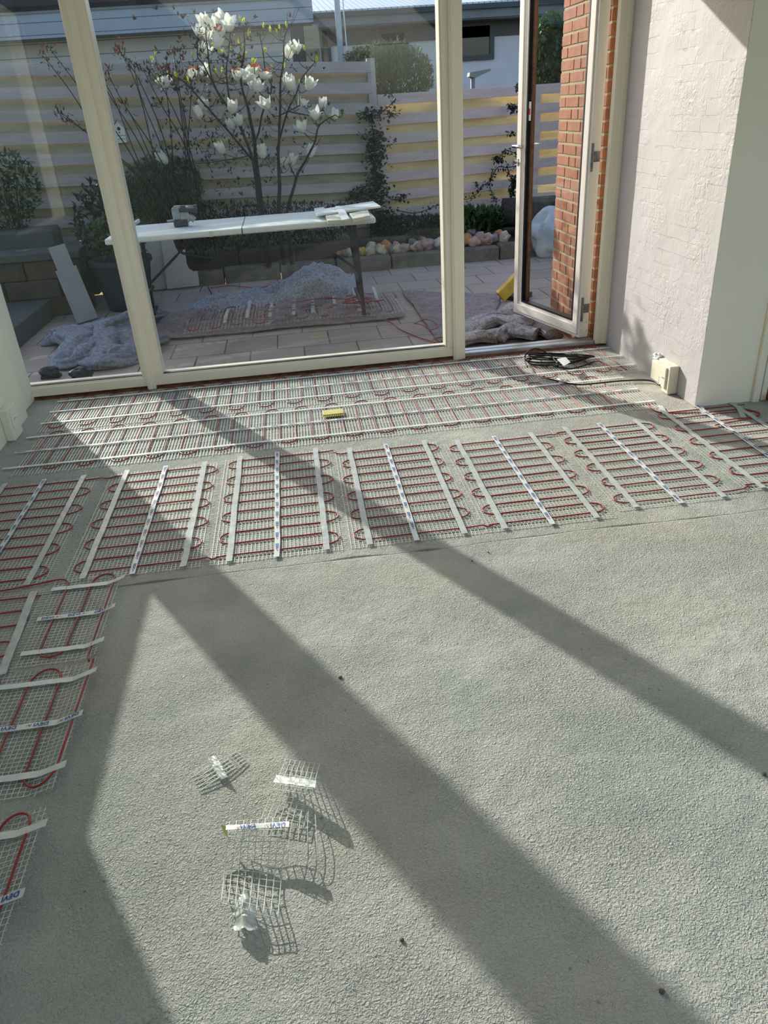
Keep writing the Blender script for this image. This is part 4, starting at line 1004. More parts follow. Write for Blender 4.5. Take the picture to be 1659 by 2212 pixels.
# boards leaning under the table
def leaning(pxs, Y, label, th=0.015):
    b = MB(); pts = []
    for (px, py) in pxs:
        p = P(px, py, 1, Y); pts.append(p)
    b.prism(pts, (0, -th, 0)); tag(b.build('leaning_board', M['palegrey'], None), label, 'board')
leaning([(262, 520), (350, 512), (361, 623), (270, 634)], 8.24, 'pale grey board leaning on the kerb behind the left table leg')
leaning([(347, 512), (372, 512), (385, 545), (400, 538), (403, 568), (408, 580), (418, 586), (427, 585), (431, 616), (362, 624)], 8.19, 'notched pale board leaning on the kerb right of the first board')

# ------------------------------------------------------------------ sheets and fleece on the patio
def cloth(name, label, mat, c, amp, freq, seed, nu=90, nv=60, hump=None, folds=None, base=0.012, th=0.004, edge=0.03, cat='sheet'):
    c = [Vector(p) for p in c]
    def fn(u, v):
        uu = u + edge * 0.6 * noise.noise(Vector((v * 5, seed, 0))); vv = v + edge * noise.noise(Vector((u * 6, seed, 4)))
        p = bil(c, uu, vv)
        q = Vector((p.x * freq[0], p.y * freq[1], seed * 3.1))
        w_ = noise.noise_vector(q * 0.7) * 0.6
        n1 = 1 - abs(noise.noise(q + w_)) * 2.2; n2 = 1 - abs(noise.noise(q * 2.3 + w_ * 2)) * 2.2
        z = base + amp * max(0, n1) ** 1.5 + amp * 0.35 * max(0, n2)
        if hump: z += hump(p.x, p.y)
        e = min(u, 1 - u, v, 1 - v) * 9; z = base + (z - base) * min(1, e + 0.15)
        s_ = noise.noise_vector(q * 1.1) * amp * 0.5
        return (p.x + s_.x, p.y + s_.y, GZ + max(0.006, z))
    b = MB(); b.grid(fn, nu, nv); o = b.build(name, mat, None, smooth=True, solid=th); return tag(o, label, cat)
g = lambda px, py: FL(px, py, GZ)
cloth('cover_sheet', 'long thin pinkish grey sheet spread under the folding table', M['cloth_p'], [g(320, 742), g(870, 690), g(850, 636), g(330, 688)], 0.05, (2.4, 5.0), 5, 170, 80)
cloth('cover_sheet', 'darker humped fleece lying over the back of the long sheet', M['cloth'], [g(380, 690), g(775, 650), g(770, 600), g(430, 655)], 0.07, (3.0, 4.0), 8, 130, 80,
      hump=lambda x, y: 0.20 * math.exp(-((x - 0.22) / 0.34) ** 2 - ((y - 7.35) / 0.45) ** 2), cat='fleece')
cloth('cover_sheet', 'pinkish sheet over the paving behind the window and door post', M['cloth_p'], [g(950, 745), g(1060, 700), g(1085, 640), g(868, 632)], 0.03, (4.0, 4.0), 11, 80, 70)
def roll(name, label, mat, pts, r, seed, w=0.10, n=40):
    """a folded length of fleece: a flattened, creased tube"""
    path = smooth_path([FL(px, py, GZ + z) for px, py, z in pts], 10); m = len(path); b = MB(); vs = []; fs = []; K = 28
    for i, p in enumerate(path):
        d = (path[min(i + 1, m - 1)] - path[max(i - 1, 0)]).normalized(); a = Vector((-d.y, d.x, 0)); a = a.normalized() if a.length > 1e-4 else Vector((1, 0, 0))
        for k in range(K):
            t = 2 * math.pi * k / K; n_ = noise.noise(Vector((i * 0.07, math.cos(t) * 0.9, math.sin(t) * 0.9 + seed))); cr_ = abs(noise.noise(Vector((i * 0.05 + 7, math.cos(t) * 2.6, math.sin(t) * 2.6 + seed))))
            rr = r * (1.15 + 0.7 * n_ - 1.1 * max(0, 0.35 - cr_ * 2.4)); q = p + a * (math.cos(t) * rr * 1.45) + Vector((0, 0, 1)) * (math.sin(t) * rr * 0.8)
            q.z = max(q.z, GZ + 0.004); vs.append(q)
    for i in range(m - 1):
        for k in range(K):
            k2 = (k + 1) % K; fs.append((i * K + k, i * K + k2, (i + 1) * K + k2, (i + 1) * K + k))
    fs += [tuple(range(K))[::-1], tuple((m - 1) * K + k for k in range(K))]
    b.add(vs, fs); return b.build(name, mat, None, smooth=True)
fl = thing('fleece_sheet', 'grey felt fleece bundled in folds outside the open door', 'fleece', (1.5, 5.5, GZ))
for k, (pts, r) in enumerate([
    ([(1000, 712, .05), (1050, 690, .07), (1090, 678, .08), (1117, 668, .09)], 0.05),
    ([(1010, 722, .05), (1040, 702, .09), (1070, 692, .09), (1110, 702, .06), (1135, 712, .05)], 0.045),
    ([(1000, 735, .04), (1035, 726, .06), (1060, 724, .05), (1080, 728, .04)], 0.055),
    ([(1070, 728, .04), (1092, 712, .07), (1120, 716, .06), (1160, 722, .05)], 0.05),
    ([(1110, 690, .06), (1140, 700, .06), (1165, 706, .05), (1195, 722, .05)], 0.05)]):
    o = roll('fold', '', M['cloth'], pts, r, k * 2.3); bpy_parent(o, fl)
fh = thing('fleece_sheet', 'crumpled blue-grey fleece in a heap outside the narrow window', 'fleece', (-1.6, 6.1, GZ))
for k, (pts, r) in enumerate([
    ([(118, 730, .03), (140, 722, .07), (172, 726, .10), (205, 732, .08)], 0.085),
    ([(150, 785, .03), (160, 755, .09), (180, 735, .11), (200, 728, .08)], 0.075),
    ([(128, 772, .03), (145, 782, .04), (175, 770, .07), (200, 752, .08), (225, 742, .09)], 0.055),
    ([(205, 715, .05), (222, 712, .10), (250, 700, .12), (290, 690, .10), (345, 680, .04)], 0.075),
    ([(225, 700, .08), (222, 730, .12), (228, 758, .08), (250, 775, .04)], 0.075),
    ([(250, 775, .03), (275, 765, .05), (300, 750, .05), (340, 735, .02)], 0.06),
    ([(250, 715, .08), (262, 735, .08), (280, 748, .06), (300, 742, .04)], 0.06),
    ([(185, 780, .03), (210, 785, .04), (240, 782, .04), (290, 775, .02)], 0.05)]):
    o = roll('fold', '', M['cloth_b'], pts, r, 20 + k * 1.7); bpy_parent(o, fh)
cl = cloth('fleece_base', '', M['cloth'], [g(1000, 744), g(1205, 728), g(1170, 696), g(1005, 700)], 0.03, (5, 5), 21, 50, 40)
for k_ in ('label', 'category'):
    if k_ in cl: del cl[k_]
cl.name = 'base_layer'; bpy_parent(cl, fl)
t = thing('heating_mat', 'spare heating mat with white tapes spread out on the sheet under the table', 'heating mat', (-0.1, 6.6, GZ))
drape = lambda x, y: 0.02 * noise.noise(Vector((x * 3, y * 3, 1)))
b = MB(); net(b, -0.95, 0.85, 6.15, 6.95, 0.03, 0.03, zf=drape, z=GZ + 0.055, w=0.003, seed=80); part(b, 'net', M['net'], t)
b = MB(); b.tube(smooth_path([(p[0], p[1], GZ + 0.06 + drape(p[0], p[1])) for p in serp_y(6.2, 6.92, [-0.93 + 0.09 * k for k in range(20)], True, 4)], 1), 0.0035, 5); part(b, 'heating_cable', M['cable'], t, smooth=True)
for (xa, ya, xb, yb) in ((489, 714, 495, 681), (536, 707, 542, 665), (585, 698, 590, 657), (637, 696, 635, 652), (678, 694, 676, 646), (726, 690, 721, 636), (778, 691, 765, 640), (817, 668, 808, 634)):
    A, Bq = FL(xa, ya, GZ), FL(xb, yb, GZ); b = MB(); ribbon(b, (A.x, A.y), (Bq.x, Bq.y), 0.030, GZ + 0.066, seed=xa, zf=drape, amp=0.01); part(b, 'tape', M['tape_t'], t)
# red cable loops thrown over the sheets
def loose(label, pxs, r=0.0045, mat='cable', z=0.06, name='loose_cable'):
    b = MB(); pts = [FL(px, py, GZ + z + 0.02 * noise.noise(Vector((px * 0.1, py * 0.1, 0)))) for px, py in pxs]; b.tube(smooth_path(pts, 6), r, 6)
    tag(b.build(name, M[mat], None, smooth=True), label, 'cable')
loose('tangle of red cable on the sheet behind the right table leg', [(640, 652), (690, 645), (740, 645), (780, 652), (800, 648), (770, 642), (745, 650), (775, 656), (805, 650), (790, 643), (738, 655), (830, 648)], z=0.11)
loose('red cable wandering from the sheet over the paving to the post', [(800, 655), (818, 676), (828, 688), (850, 700), (865, 712), (900, 727), (935, 738), (965, 744)], z=0.012)
loose('red cable ring on the pinkish sheet beside the door post', [(897, 700), (915, 690), (935, 694), (945, 706), (930, 712), (912, 702), (895, 698)], z=0.06)
loose('red cable end by the window corner', [(968, 742), (950, 745), (935, 738), (942, 730), (965, 728)], z=0.03)
loose('red cable lying along the kerb behind the table', [(455, 622), (500, 617), (560, 622), (600, 612), (650, 612), (700, 613)], z=0.012)
loose('red cable loop on the paving behind the sheet', [(512, 636), (520, 630), (545, 628), (520, 633)], z=0.012)
loose('thin black cable standing up behind the table', [(449, 620), (457, 635), (460, 650), (459, 662)], 0.006, 'black', 0.03)

# yellow trestle end, board, sawdust items near the door
b = MB(); b.obox(FL(1080, 641, GZ + 0.05), FL(1128, 592, GZ + 0.22), 0.07, 0.10); tag(b.build('yellow_beam', M['yellowwood'], None, bevel=0.006), 'yellow painted wooden beam end showing left of the open door', 'beam')
b = MB(); b.prism([g(1090, 648), g(1120, 638), g(1150, 640), g(1125, 652)], (0, 0, 0.04)); tag(b.build('wood_block', M['block'], None, bevel=0.004), 'worn brown board under the yellow beam', 'board')
# log
lg = thing('log', 'dark log lying in the bed at the door opening, with a pale sunlit top', 'log', (2.6, 9.1, 0.1))
p = P(1118, 470, 1, 9.1); b = MB(); rr = 0.16
prof = []
b.tube([(p.x - 0.17, 9.15, 0.27), (p.x + 0.45, 9.05, 0.27)], rr, 20); part(b, 'bark', M['bark'], lg, smooth=True)
b = MB(); b.tube([(p.x - 0.02, 9.15, 0.04), (p.x + 0.42, 9.05, 0.04)], 0.15, 18); part(b, 'lower_log', M['bark'], lg, smooth=True)
# blue and white bag
p = P(1190, 500, 1, 8.25); b = MB(); b.ball((p.x + 0.02, 8.25, GZ + 0.24), 0.26, 0.20, 0.25, 40, 28, 0.35, 5)
tag(b.build('plastic_bag', M['plasticbag'], None, smooth=True), 'full blue and white plastic sack seen through the door glass', 'bag')

# ------------------------------------------------------------------ fence
def fy(x): return 9.5 + 0.20 * (x - 1.1)
def fence(name, label, x0, x1, top, n, mf, mbk, slope, posts):
    t = thing(name, label, 'fence', ((x0 + x1) / 2, fy((x0 + x1) / 2), 0))
    dz = lambda x: slope * (1.1 - x)
    def board(mb, zt, h, y_off, th, j=0.0):
        a = Vector((x0, fy(x0) + y_off, zt - h / 2 + dz(x0) + j)); c = Vector((x1, fy(x1) + y_off, zt - h / 2 + dz(x1) - j)); mb.obox(a, c, th, h)
    b = MB()
    for k in range(n): board(b, top - 0.2 * k, 0.106, -0.03, 0.022, random.uniform(-0.004, 0.004))
    part(b, 'front_boards', mf, t, bevel=0.002)
    b = MB()
    for k in range(n): board(b, top - 0.103 - 0.2 * k, 0.112, 0.012, 0.022)
    part(b, 'back_boards', mbk, t)
    for x in posts:
        b = MB(); b.box(x - 0.045, x + 0.045, fy(x) - 0.038, fy(x) + 0.06, 0.0, top + dz(x) + (0.03 if name == 'tall_fence' else -0.01)); part(b, 'post', mf, t, bevel=0.004)
    return t
fence('tall_fence', 'tall weathered board fence behind the magnolia, ending at a stepped post', -7.0, 1.09, 1.90, 9, M['front_board_l'], M['back_board_l'], 0.040, [-5.2, -3.2, -1.3, 1.08])
fence('low_fence', 'lower board fence with yellowed back boards running right behind the door', 1.13, 7.5, 1.575, 7, M['front_board'], M['back_board'], 0.0, [1.16, 3.1, 5.2])
# bird house
bh = P(259, 285, 1, 8.93); t = thing('bird_house', 'small white wooden bird house hung on the tall fence', 'bird house', (bh.x, 8.93, bh.z - 0.1))
b = MB(); x, y, z = bh.x, 8.90, bh.z; b.prism([(x - 0.055, y, z - 0.10), (x + 0.055, y, z - 0.10), (x + 0.055, y, z + 0.04), (x, y, z + 0.11), (x - 0.055, y, z + 0.04)], (0, 0.09, 0)); part(b, 'body', M['table'], t)
b = MB(); b.obox((x - 0.075, y + 0.04, z + 0.03), (x + 0.002, y + 0.04, z + 0.125), 0.12, 0.008, (0, 0, 1)); b.obox((x + 0.075, y + 0.04, z + 0.03), (x - 0.002, y + 0.04, z + 0.125), 0.12, 0.008, (0, 0, 1)); b.box(x - 0.012, x + 0.012, y + 0.07, y + 0.085, z + 0.1, z + 0.19); part(b, 'roof', M['palegrey'], t)
b = MB(); b.tube([(x, y - 0.002, z + 0.03), (x, y + 0.002, z + 0.03)], 0.017, 16); b.tube([(x, y - 0.002, z - 0.005), (x, y + 0.002, z - 0.005)], 0.007, 10); b.box(x - 0.055, x + 0.055, y - 0.001, y + 0.001, z - 0.035, z - 0.031); b.box(x - 0.055, x + 0.055, y - 0.001, y + 0.001, z - 0.068, z - 0.064); part(b, 'entrance_hole', M['gasket'], t)

# ------------------------------------------------------------------ magnolia
MY = 8.35
mg = thing('magnolia_tree', 'magnolia with big white blossoms and yellow young leaves in front of the fence', 'tree', (-0.15, MY, 0))
rm = random.Random(5)
def mp(px, py, dy=0.0): return P(px, py, 1, MY + dy)
limbs = [([(600, 470), (604, 400), (602, 330), (604, 250), (607, 180), (612, 110), (622, 62)], 0.022, 0.05),
         ([(618, 470), (640, 385), (662, 345), (678, 305), (690, 270), (724, 248)], 0.018, -0.15),
         ([(566, 470), (556, 370), (549, 310), (538, 240), (520, 180), (526, 110), (528, 55)], 0.026, 0.15),
         ([(560, 460), (545, 340), (505, 250), (465, 190), (450, 120), (446, 60)], 0.018, -0.1),
         ([(604, 300), (620, 240), (640, 200), (655, 165), (680, 133)], 0.010, 0.1), ([(556, 360), (500, 290), (450, 235), (400, 180), (368, 160), (345, 165)], 0.012, -0.05),
         ([(549, 310), (570, 240), (585, 190), (572, 150), (560, 60)], 0.010, 0.25), ([(505, 250), (490, 180), (495, 110), (500, 55)], 0.010, 0.0),
         ([(640, 385), (625, 352)], 0.006, -0.15), ([(604, 250), (648, 228)], 0.006, 0.0), ([(620, 240), (680, 250), (700, 232)], 0.007, 0.0),
         ([(526, 180), (555, 195), (580, 225)], 0.006, 0.15), ([(465, 190), (440, 140), (425, 120), (428, 75)], 0.008, -0.1), ([(450, 235), (440, 228)], 0.006, -0.05)]
b = MB(); skel = []
for pts, r, dy in limbs:
    path = smooth_path([mp(px, py, dy * min(1, (480 - py) / 150)) for px, py in pts], 5)
    path = [p + Vector((noise.noise(p * 5) * 0.02, noise.noise(p * 4 + Vector((9, 0, 0))) * 0.05, 0)) for p in path]
    path[0].z -= 0.0
    if pts[0][1] >= 455: path.insert(0, Vector((path[0].x * 0.97 + 0.0, path[0].y, 0.02)))
    b.tube(path, r, 7, 0.0045); skel += path
FLW = [(444, 48), (488, 42), (497, 58), (469, 61), (428, 70), (447, 76), (483, 67), (466, 95), (443, 116), (416, 161), (450, 156), (363, 177), (511, 164), (446, 228), (435, 246), (502, 236), (519, 262), (502, 270), (549, 185), (532, 166),
       (554, 157), (570, 166), (553, 190), (641, 108), (625, 116), (617, 176), (633, 188), (664, 185), (579, 227), (647, 225), (698, 228), (683, 250), (725, 247), (656, 278), (669, 331), (626, 351), (484, 323), (568, 333), (363, 343), (608, 352)]
BUD = [(517, 43), (524, 48), (330, 128), (336, 117), (417, 123), (342, 169), (364, 159), (383, 165), (408, 175), (483, 114), (475, 111), (515, 144), (548, 134), (468, 155), (479, 155), (487, 221), (482, 241), (518, 92), (532, 120),
       (570, 59), (585, 66), (600, 71), (605, 62), (620, 57), (660, 108), (549, 134), (571, 128), (589, 147), (614, 143), (647, 179), (673, 243), (741, 241), (711, 257), (683, 131), (522, 104), (536, 75), (462, 100), (500, 100), (520, 130), (575, 110)]
def attach(tip, maxd=0.6):
    c = [s_ for s_ in skel if s_.z < tip.z + 0.02] or skel
    q = min(c, key=lambda s_: (s_ - tip).length + 0.3 * max(0, s_.z - tip.z + 0.08)); mid = q.lerp(tip, 0.55) + Vector((rm.uniform(-.02, .02), rm.uniform(-.02, .02), -0.03))
    path = smooth_path([q, mid, tip], 4); b.tube(path, 0.0042, 5, 0.0026); return (tip - mid).normalized()
tips = []
for k, (px, py) in enumerate(FLW):
    tip = mp(px, py + 9, rm.uniform(-0.22, 0.22)); d = attach(tip); tips.append((tip, d))
btips = []
for px, py in BUD:
    tip = mp(px, py + 4, rm.uniform(-0.22, 0.22)); d = attach(tip); btips.append((tip, d))
for k in range(110):       # fine bare twigs
    q = rm.choice(skel)
    if q.z < 0.9: continue
    d = Vector((rm.uniform(-1, 1), rm.uniform(-.8, .8), rm.uniform(0.1, 1))).normalized(); L = rm.uniform(0.08, 0.22)
    b.tube(smooth_path([q, q + d * L * 0.5 + Vector((0, 0, -0.01)), q + d * L + Vector((0, 0, 0.03))], 3), 0.0032, 4, 0.0018)
part(b, 'branches', M['bark'], mg, smooth=True)
def petal_pts(c, d, side, L, w, openness):
    """curved petal: a 3 x 6 strip cupped outwards from the axis d"""
    n = 6; rows = []; s_ = d.cross(side).normalized()
    for i in range(n + 1):
        t = i / n; ax = d * (L * (t * math.cos(openness * t)) ) + side * (L * (0.12 + math.sin(openness) * 0.75 * t ** 1.2) * (1 if t > 0 else 0.2))
        ww = w * math.sin(math.pi * (0.08 + 0.86 * t) ** 0.8) ** 0.8
        cup = 0.22 * ww
        rows.append([c + ax - s_ * ww / 2 - side * 0, c + ax + side * cup, c + ax + s_ * ww / 2])
    return rows
for tip, d in tips:
    b = MB(); d = (d + Vector((0, 0, 0.9)) + Vector((rm.uniform(-.3, .3), rm.uniform(-.3, .3), 0))).normalized(); e1 = d.orthogonal().normalized(); e2 = d.cross(e1)
    np_ = rm.randint(6, 8); L = rm.uniform(0.105, 0.14); op = rm.uniform(0.25, 0.85)
    tipc = rm.random() < 0.3 and tip.z > 1.7
    for k in range(np_):
        th = 2 * math.pi * k / np_ + rm.uniform(-0.2, 0.2); side = e1 * math.cos(th) + e2 * math.sin(th)
        rows = petal_pts(tip, d, side, L * rm.uniform(0.85, 1.1), L * 0.52, op * rm.uniform(0.6, 1.3) * (0.7 if k % 2 else 1.2))
        vs = [q for r_ in rows for q in r_]; n = len(rows)
        for i in range(n - 1):
            b.cur = 1 if (tipc and i >= n - 3) else 0
            a = i * 3; o_ = len(b.v); b.v += [tuple(vs[a + m_]) for m_ in range(6)]
            b.f += [[o_, o_ + 1, o_ + 4, o_ + 3], [o_ + 1, o_ + 2, o_ + 5, o_ + 4]]; b.mi += [b.cur] * 2
    part(b, 'blossom', [M['petal'], M['petal_tip']], mg, smooth=True)
for tip, d in btips:
    b = MB()
    for k in range(3): leaf(b, tip, (d + Vector((rm.uniform(-.5, .5), rm.uniform(-.5, .5), 0.9))).normalized(), rm.uniform(0.05, 0.07), 0.022)
    part(b, 'young_leaf', M['bud'], mg)
b = MB()
for k in range(170):
    q = rm.choice(skel) + Vector((rm.uniform(-.16, .16), rm.uniform(-.15, .15), rm.uniform(-.05, .12)))
    if q.z < 0.85: continue
    for m_ in range(4): leaf(b, q, rdir(0.6), rm.uniform(0.03, 0.055), 0.018)
part(b, 'dark_leaves', M['darkleaf'], mg)['kind'] = 'stuff'

# shrub with reddish shoots left of the magnolia
rs = thing('red_tipped_shrub', 'tall loose shrub with reddish shoot tips left of the magnolia', 'shrub', (-1.2, 8.5, 0))
b = MB(); tipsr = []
for k in range(18):
    px = rm.uniform(185, 430) if k < 14 else rm.uniform(70, 150); py = rm.uniform(95, 150) if k % 2 else rm.uniform(110, 270)
    tip = P(px, py, 1, 8.45 + rm.uniform(-0.2, 0.2)); base = Vector((P(400, 470, 1, 8.5).x + rm.uniform(-0.25, 0.2), 8.55 + rm.uniform(-.1, .1), 0.1))
    mid = base.lerp(tip, 0.5) + Vector((0.10 + rm.uniform(-.14, .1), 0, 0.05)); path = smooth_path([base, mid, mid.lerp(tip, 0.6) + Vector((rm.uniform(-.06, .06), 0, 0.06)), tip], 6); path = path[:25]; b.tube(path, 0.008, 5, 0.003); tipsr.append((tip, path))
part(b, 'branches', M['bark'], rs, smooth=True)
b = MB(); b2 = MB()
for tip, path in tipsr:
    for q in path[14:]:
        for m_ in range(3): leaf(b2, q + Vector((rm.uniform(-.04, .04), rm.uniform(-.04, .04), rm.uniform(-.03, .03))), rdir(0.5), 0.045, 0.018)
    for m_ in range(9): leaf(b, tip + Vector((rm.uniform(-.05, .05), rm.uniform(-.05, .05), rm.uniform(-.06, .02))), rdir(1.4), 0.06, 0.02)
for k in range(150):
    c = P(rm.gauss(440, 70), rm.gauss(150, 55), 1, 8.5 + rm.uniform(-.2, .2))
    for m_ in range(5): leaf(b if rm.random() < 0.5 else b2, c, rdir(0.9), 0.05, 0.018)
for k in range(260):
    c = P(rm.uniform(330, 600), rm.gauss(330, 45), 1, 8.6 + rm.uniform(-.2, .2))
    for m_ in range(3): leaf(b2, c, rdir(0.5), 0.045, 0.016)
part(b, 'red_shoots', M['redleaf'], rs)['kind'] = 'stuff'
part(b2, 'foliage', M['darkleaf'], rs)['kind'] = 'stuff'

# low conifer / herbs between
def bushy(name, label, cat, base, boxpx, Y, dY, n, L, w, mat, up=0.4, stems=10, dens=1, ell=True):
    t = thing(name, label, cat, base); b = MB(); x0, x1, y0, y1 = boxpx; sb = MB(); cxp, cyp = (x0 + x1) / 2, (y0 + y1) / 2
    k = 0
    while k < n:
        u, v = rm.uniform(-1, 1), rm.uniform(-1, 1)
        if ell and u * u + v * v > 1: continue
        q = P(cxp + u * (x1 - x0) / 2, cyp + v * (y1 - y0) / 2, 1, Y + rm.uniform(-dY, dY)); q.z = max(q.z, 0.05); leaf(b, q, rdir(up), L * rm.uniform(0.7, 1.2), w); k += 1
    for k in range(stems):
        q = P(rm.uniform(x0, x1) * 0.6 + cxp * 0.4, rm.uniform(y0, y1), 1, Y); sb.tube([(base[0] + rm.uniform(-.1, .1), Y, base[2]), Vector(base).lerp(q, 0.5) + Vector((rm.uniform(-.05, .05), 0, 0)), q], 0.006, 4, 0.003)
    part(sb, 'stems', M['bark'], t); part(b, 'foliage', mat, t)['kind'] = 'stuff'; return t
pb = P(330, 470, 1, 8.75); bushy('conifer_shrub', 'dense dark green shrub behind the left half of the table', 'shrub', (pb.x, 8.75, 0.05), (262, 440, 335, 492), 8.75, 0.22, 4200, 0.055, 0.014, M['hedge'], 0.8)
pb = P(240, 440, 1, 8.6); bushy('leafy_shrub', 'broad-leaved bush behind the left window post', 'shrub', (pb.x, 8.5, 0.3), (160, 290, 385, 560), 8.35, 0.2, 700, 0.09, 0.04, M['darkleaf'], 0.4)
pb = P(40, 430, 1, 8.4); bushy('leafy_shrub', 'dim bush at the far left edge above the steps', 'shrub', (pb.x, 8.25, 0.3), (-60, 90, 330, 500), 8.25, 0.15, 900, 0.08, 0.03, M['hedge'], 0.4)
pb = P(500, 500, 1, 8.8); bushy('ground_cover', 'low dark ground cover behind the table between kerb and fence', 'plants', (pb.x, 8.95, 0.05), (360, 760, 440, 545), 8.95, 0.15, 3800, 0.06, 0.018, M['darkleaf'], 0.9, ell=False, stems=4)
pb = P(890, 490, 1, 9.2); bushy('ground_cover', 'low green plants at the fence foot behind the pebbles', 'plants', (pb.x, 9.2, 0.1), (800, 970, 468, 512), 9.25, 0.1, 1900, 0.05, 0.03, M['ivy'], 0.9, ell=False, stems=4)
pb = P(1040, 485, 1, 9.15); bushy('leafy_plant', 'bright green leafy plant behind the stones in the door opening', 'plant', (pb.x, 9.1, 0.1), (1000, 1085, 452, 505), 9.1, 0.12, 1000, 0.085, 0.035, M['green'], 0.9, ell=False, stems=8)
# curly willow behind the fence
pb = P(860, 190, 1, 11.0); bushy('willow_bush', 'round curly willow bush showing above the lower fence', 'bush', (pb.x, 11.0, 0.1), (752, 935, 88, 235), 11.0, 0.35, 6500, 0.085, 0.018, M['willow'], -0.3, stems=26)
pb = P(760, 130, 1, 11.2); bushy('willow_bush', 'small feathery bush peeping over the stepped fence post', 'bush', (pb.x, 11.2, 0.1), (745, 810, 105, 150), 11.2, 0.2, 900, 0.08, 0.016, M['willow'], -0.2, stems=8)
pb = P(1170, 120, 1, 12.5); bushy('garden_tree', 'leafy tree behind the fence seen through the open door glass', 'tree', (pb.x, 12.5, 0.1), (1140, 1260, 30, 260), 12.5, 0.5, 6500, 0.10, 0.05, M['green'], 0.0, stems=20)

# ivy
def ivy(name, label, blobs, vines, Y, n, L=0.045):
    t = thing(name, label, 'ivy', (P(blobs[0][0], 400, 1, Y).x, Y, 0.2)); b = MB(); v = MB()
    for (px, py, rx, ry, dens) in blobs:
        for k in range(int(n * dens)):
            q = P(rm.gauss(px, rx * 0.5), rm.gauss(py, ry * 0.5), 1, Y - rm.uniform(0.0, 0.07)); leaf(b, q, rdir(-0.4), L * rm.uniform(0.7, 1.3), L * 0.85)
    for pts in vines:
        path = smooth_path([P(px, py, 1, Y) for px, py in pts], 6); v.tube(path, 0.006, 5, 0.004)
        for q in path:
            for k in range(3): leaf(b, q + Vector((rm.uniform(-.03, .03), -0.01, rm.uniform(-.03, .03))), rdir(-0.2), L * 0.75, L * 0.6)
    part(v, 'stems', M['bark'], t); part(b, 'foliage', M['ivy'], t)['kind'] = 'stuff'
ivy('ivy', 'dark column of ivy climbing the joint of the two fences', [(806, 250, 28, 14, 0.7), (812, 300, 26, 22, 1.1), (812, 340, 20, 30, 1.2), (814, 385, 18, 26, 1.0), (818, 420, 26, 24, 1.1), (828, 462, 30, 22, 1.1), (780, 422, 26, 16, 0.5), (845, 245, 16, 10, 0.2), (868, 425, 14, 8, 0.25)],
    [[(812, 450), (808, 300), (796, 255), (776, 246)], [(820, 245), (850, 220), (846, 205), (832, 200)], [(812, 400), (780, 405), (760, 420), (752, 432)], [(830, 420), (850, 432), (870, 424)], [(860, 455), (900, 460), (940, 445), (965, 440)]], 9.33, 190)
ivy('ivy', 'sparse ivy sprays on the lower fence beside the open door', [(1108, 232, 9, 7, 0.5), (1078, 346, 12, 5, 0.3), (1112, 395, 9, 14, 1.0), (1107, 412, 8, 10, 0.5), (1018, 455, 12, 6, 0.4), (1105, 290, 10, 3, 0.15), (1120, 192, 8, 6, 0.15)],
    [[(1128, 340), (1105, 328), (1092, 326), (1078, 340), (1062, 346)], [(1122, 358), (1095, 362), (1075, 362), (1058, 390), (1042, 402), (1028, 420), (1005, 432)], [(1065, 365), (1058, 400), (1066, 425), (1072, 438)], [(1027, 392), (1034, 408)], [(1096, 362), (1102, 380), (1110, 395)]], 9.62, 130)

# ------------------------------------------------------------------ neighbouring buildings
nb = thing('grey_outbuilding', 'blue-grey boarded gable with dark tiled roof above the tall fence', 'building', (-4, 13, 0))
Y1, Y2 = 12.7, 13.2
xr = P(675, 20, 1, Y1).x; zt = P(340, 15, 1, Y1).z; zb = P(340, 68, 1, Y1).z
b = MB(); b.box(-11, xr, Y1, Y1 + 0.08, zb, zt); part(b, 'fascia', M['siding'], nb)
b = MB(); b.box(-11, xr + 0.02, Y1 - 0.02, Y1 + 0.12, zt, zt + 0.03); b.box(-11, xr, Y1 + 0.04, Y1 + 0.5, zb, zb + 0.02); part(b, 'trim_board', M['soffit'], nb)
xr2 = P(628, 80, 1, Y2).x
b = MB(); b.box(-11, xr2, Y2, Y2 + 1.6, 0.08, zb + 0.01); part(b, 'wall', M['siding2'], nb)
b = MB(); b.prism([(-11, Y1, zt + 0.03), (xr - 0.9, Y1, zt + 0.03), (xr - 0.9, Y1 + 3.2, zt + 0.8), (-11, Y1 + 3.2, zt + 0.8)], (0, 0, 0.06)); part(b, 'roof', M['rooftile'], nb)
hb = thing('white_house', 'white rendered house with light ribbed metal roof beyond the fence', 'building', (4, 17, 0))
YH = 17.0; X0 = P(690, 100, 1, YH).x
zs = P(900, 55, 1, YH).z; ze = P(900, 30, 1, YH).z
b = MB(); b.box(X0, 14, YH, YH + 0.3, 0.08, zs + 0.25); part(b, 'wall', M['housewall'], hb)
b = MB(); b.box(X0 - 0.6, 14, YH - 0.55, YH - 0.45, zs + 0.02, ze); b.box(X0 - 0.6, 14, YH - 0.5, YH + 0.1, zs + 0.0, zs + 0.03); part(b, 'fascia', M['soffit'], hb)
b = MB(); b.box(X0, 14, YH - 0.03, YH, zs - 0.26, zs + 0.05); part(b, 'eave_shade_band', M['darkgrey'], hb)  # shade under the eaves, painted as a dark band on the wall
b = MB(); b.box(X0 - 0.6, 14, YH - 0.62, YH - 0.52, ze - 0.03, ze + 0.05); part(b, 'gutter', M['darkgrey'], hb)
b = MB(); b.prism([(X0 - 0.6, YH - 0.6, ze + 0.03), (14, YH - 0.6, ze + 0.03), (14, YH + 5, ze + 0.95), (X0 - 0.6, YH + 5, ze + 0.95)], (0, 0, 0.05)); part(b, 'roof', M['ribbed'], hb)
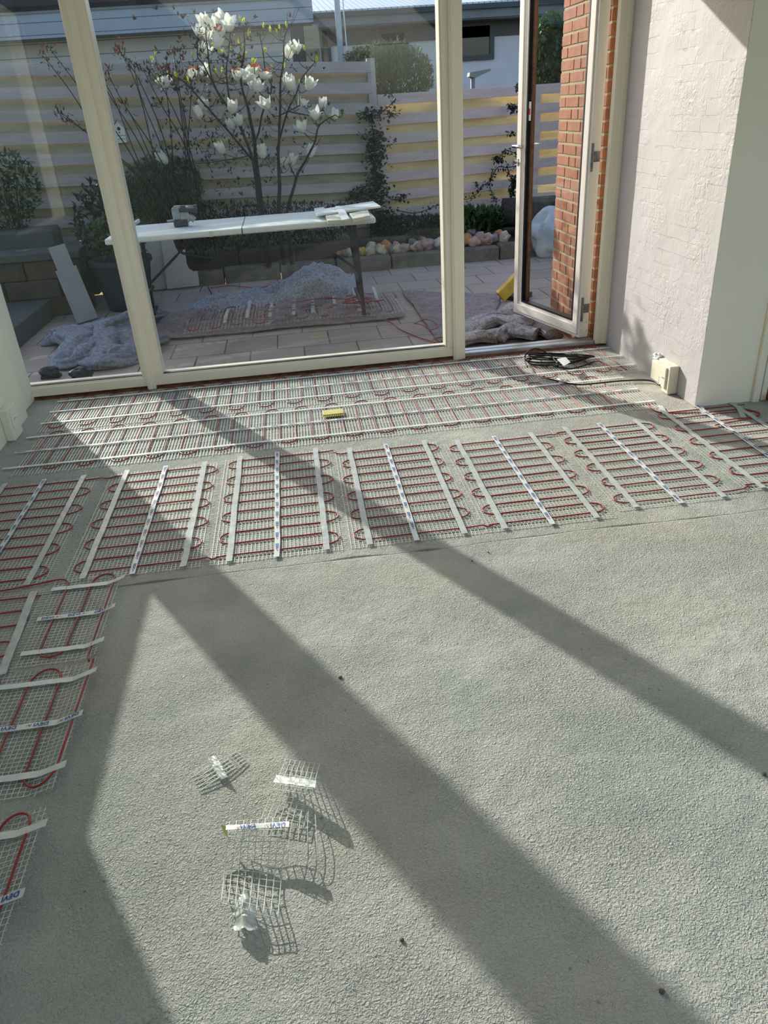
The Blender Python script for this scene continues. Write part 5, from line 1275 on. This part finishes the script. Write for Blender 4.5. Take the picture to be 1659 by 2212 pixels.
def hwin(px0, py0, px1, py1, frame=0.09):
    a = P(px0, py0, 1, YH); c = P(px1, py1, 1, YH); b = MB(); rect_frame(b, a.x, c.x, c.z, a.z, frame, YH - 0.06, YH - 0.005); f = part(b, 'window', M['darkgrey'], hb)
    b = MB(); b.box(a.x + frame, c.x - frame, YH - 0.03, YH - 0.01, c.z + frame, a.z - frame); part(b, 'pane', M['darkglass'], f)
hwin(812, 62, 886, 165); hwin(978, 48, 1066, 128); hwin(688, 60, 722, 200, 0.05)
a = P(632, 90, 1, 15.0); c = P(658, 90, 1, 15.0); d_ = P(690, 90, 1, 15.0)
sh = thing('garden_shed', 'narrow dark boarded lean-to between the grey gable and the white house', 'shed', (a.x, 15, 0))
b = MB(); b.box(a.x - 0.3, c.x, 15.0, 15.3, 0.08, 2.75); part(b, 'door', M['darkgrey'], sh)
b = MB(); b.box(c.x, d_.x, 14.95, 15.3, 0.08, 2.75); part(b, 'wall_panel', M['back_board_l'], sh)
# flag pole
p0 = P(738, 140, 1, 12.0); p1 = P(724, 0, 1, 12.0)
fp = thing('flag_pole', 'pale slim flag pole with its rope in front of the white house', 'pole', (p0.x, 12, 0.08))
b = MB(); b.tube([(p0.x, 12, 0.08), (p0.x, 12, 5.0)], 0.05, 14, 0.03); part(b, 'pole', M['pole'], fp, smooth=True)
b = MB(); b.tube([(p0.x + 0.10, 11.97, 0.9), (p0.x + 0.05, 11.97, 5.0)], 0.008, 6); part(b, 'rope', M['tape'], fp)
# small street lamp
q = P(1021, 160, 1, 12.0); lp = thing('garden_lamp', 'small flat-headed post lamp in front of the white house', 'lamp', (q.x, 12, 0.08))
b = MB(); b.tube([(q.x, 12, 0.08), (q.x, 12, q.z - 0.02)], 0.032, 10); part(b, 'pole', M['soffit'], lp, smooth=True)
b = MB(); b.prism([(q.x - 0.06, 11.95, q.z - 0.03), (q.x + 0.03, 11.95, q.z - 0.05), (q.x + 0.26, 11.95, q.z + 0.03), (q.x + 0.24, 11.95, q.z + 0.05), (q.x - 0.05, 11.95, q.z + 0.02)], (0, 0.16, 0)); part(b, 'lamp_head', M['soffit'], lp)
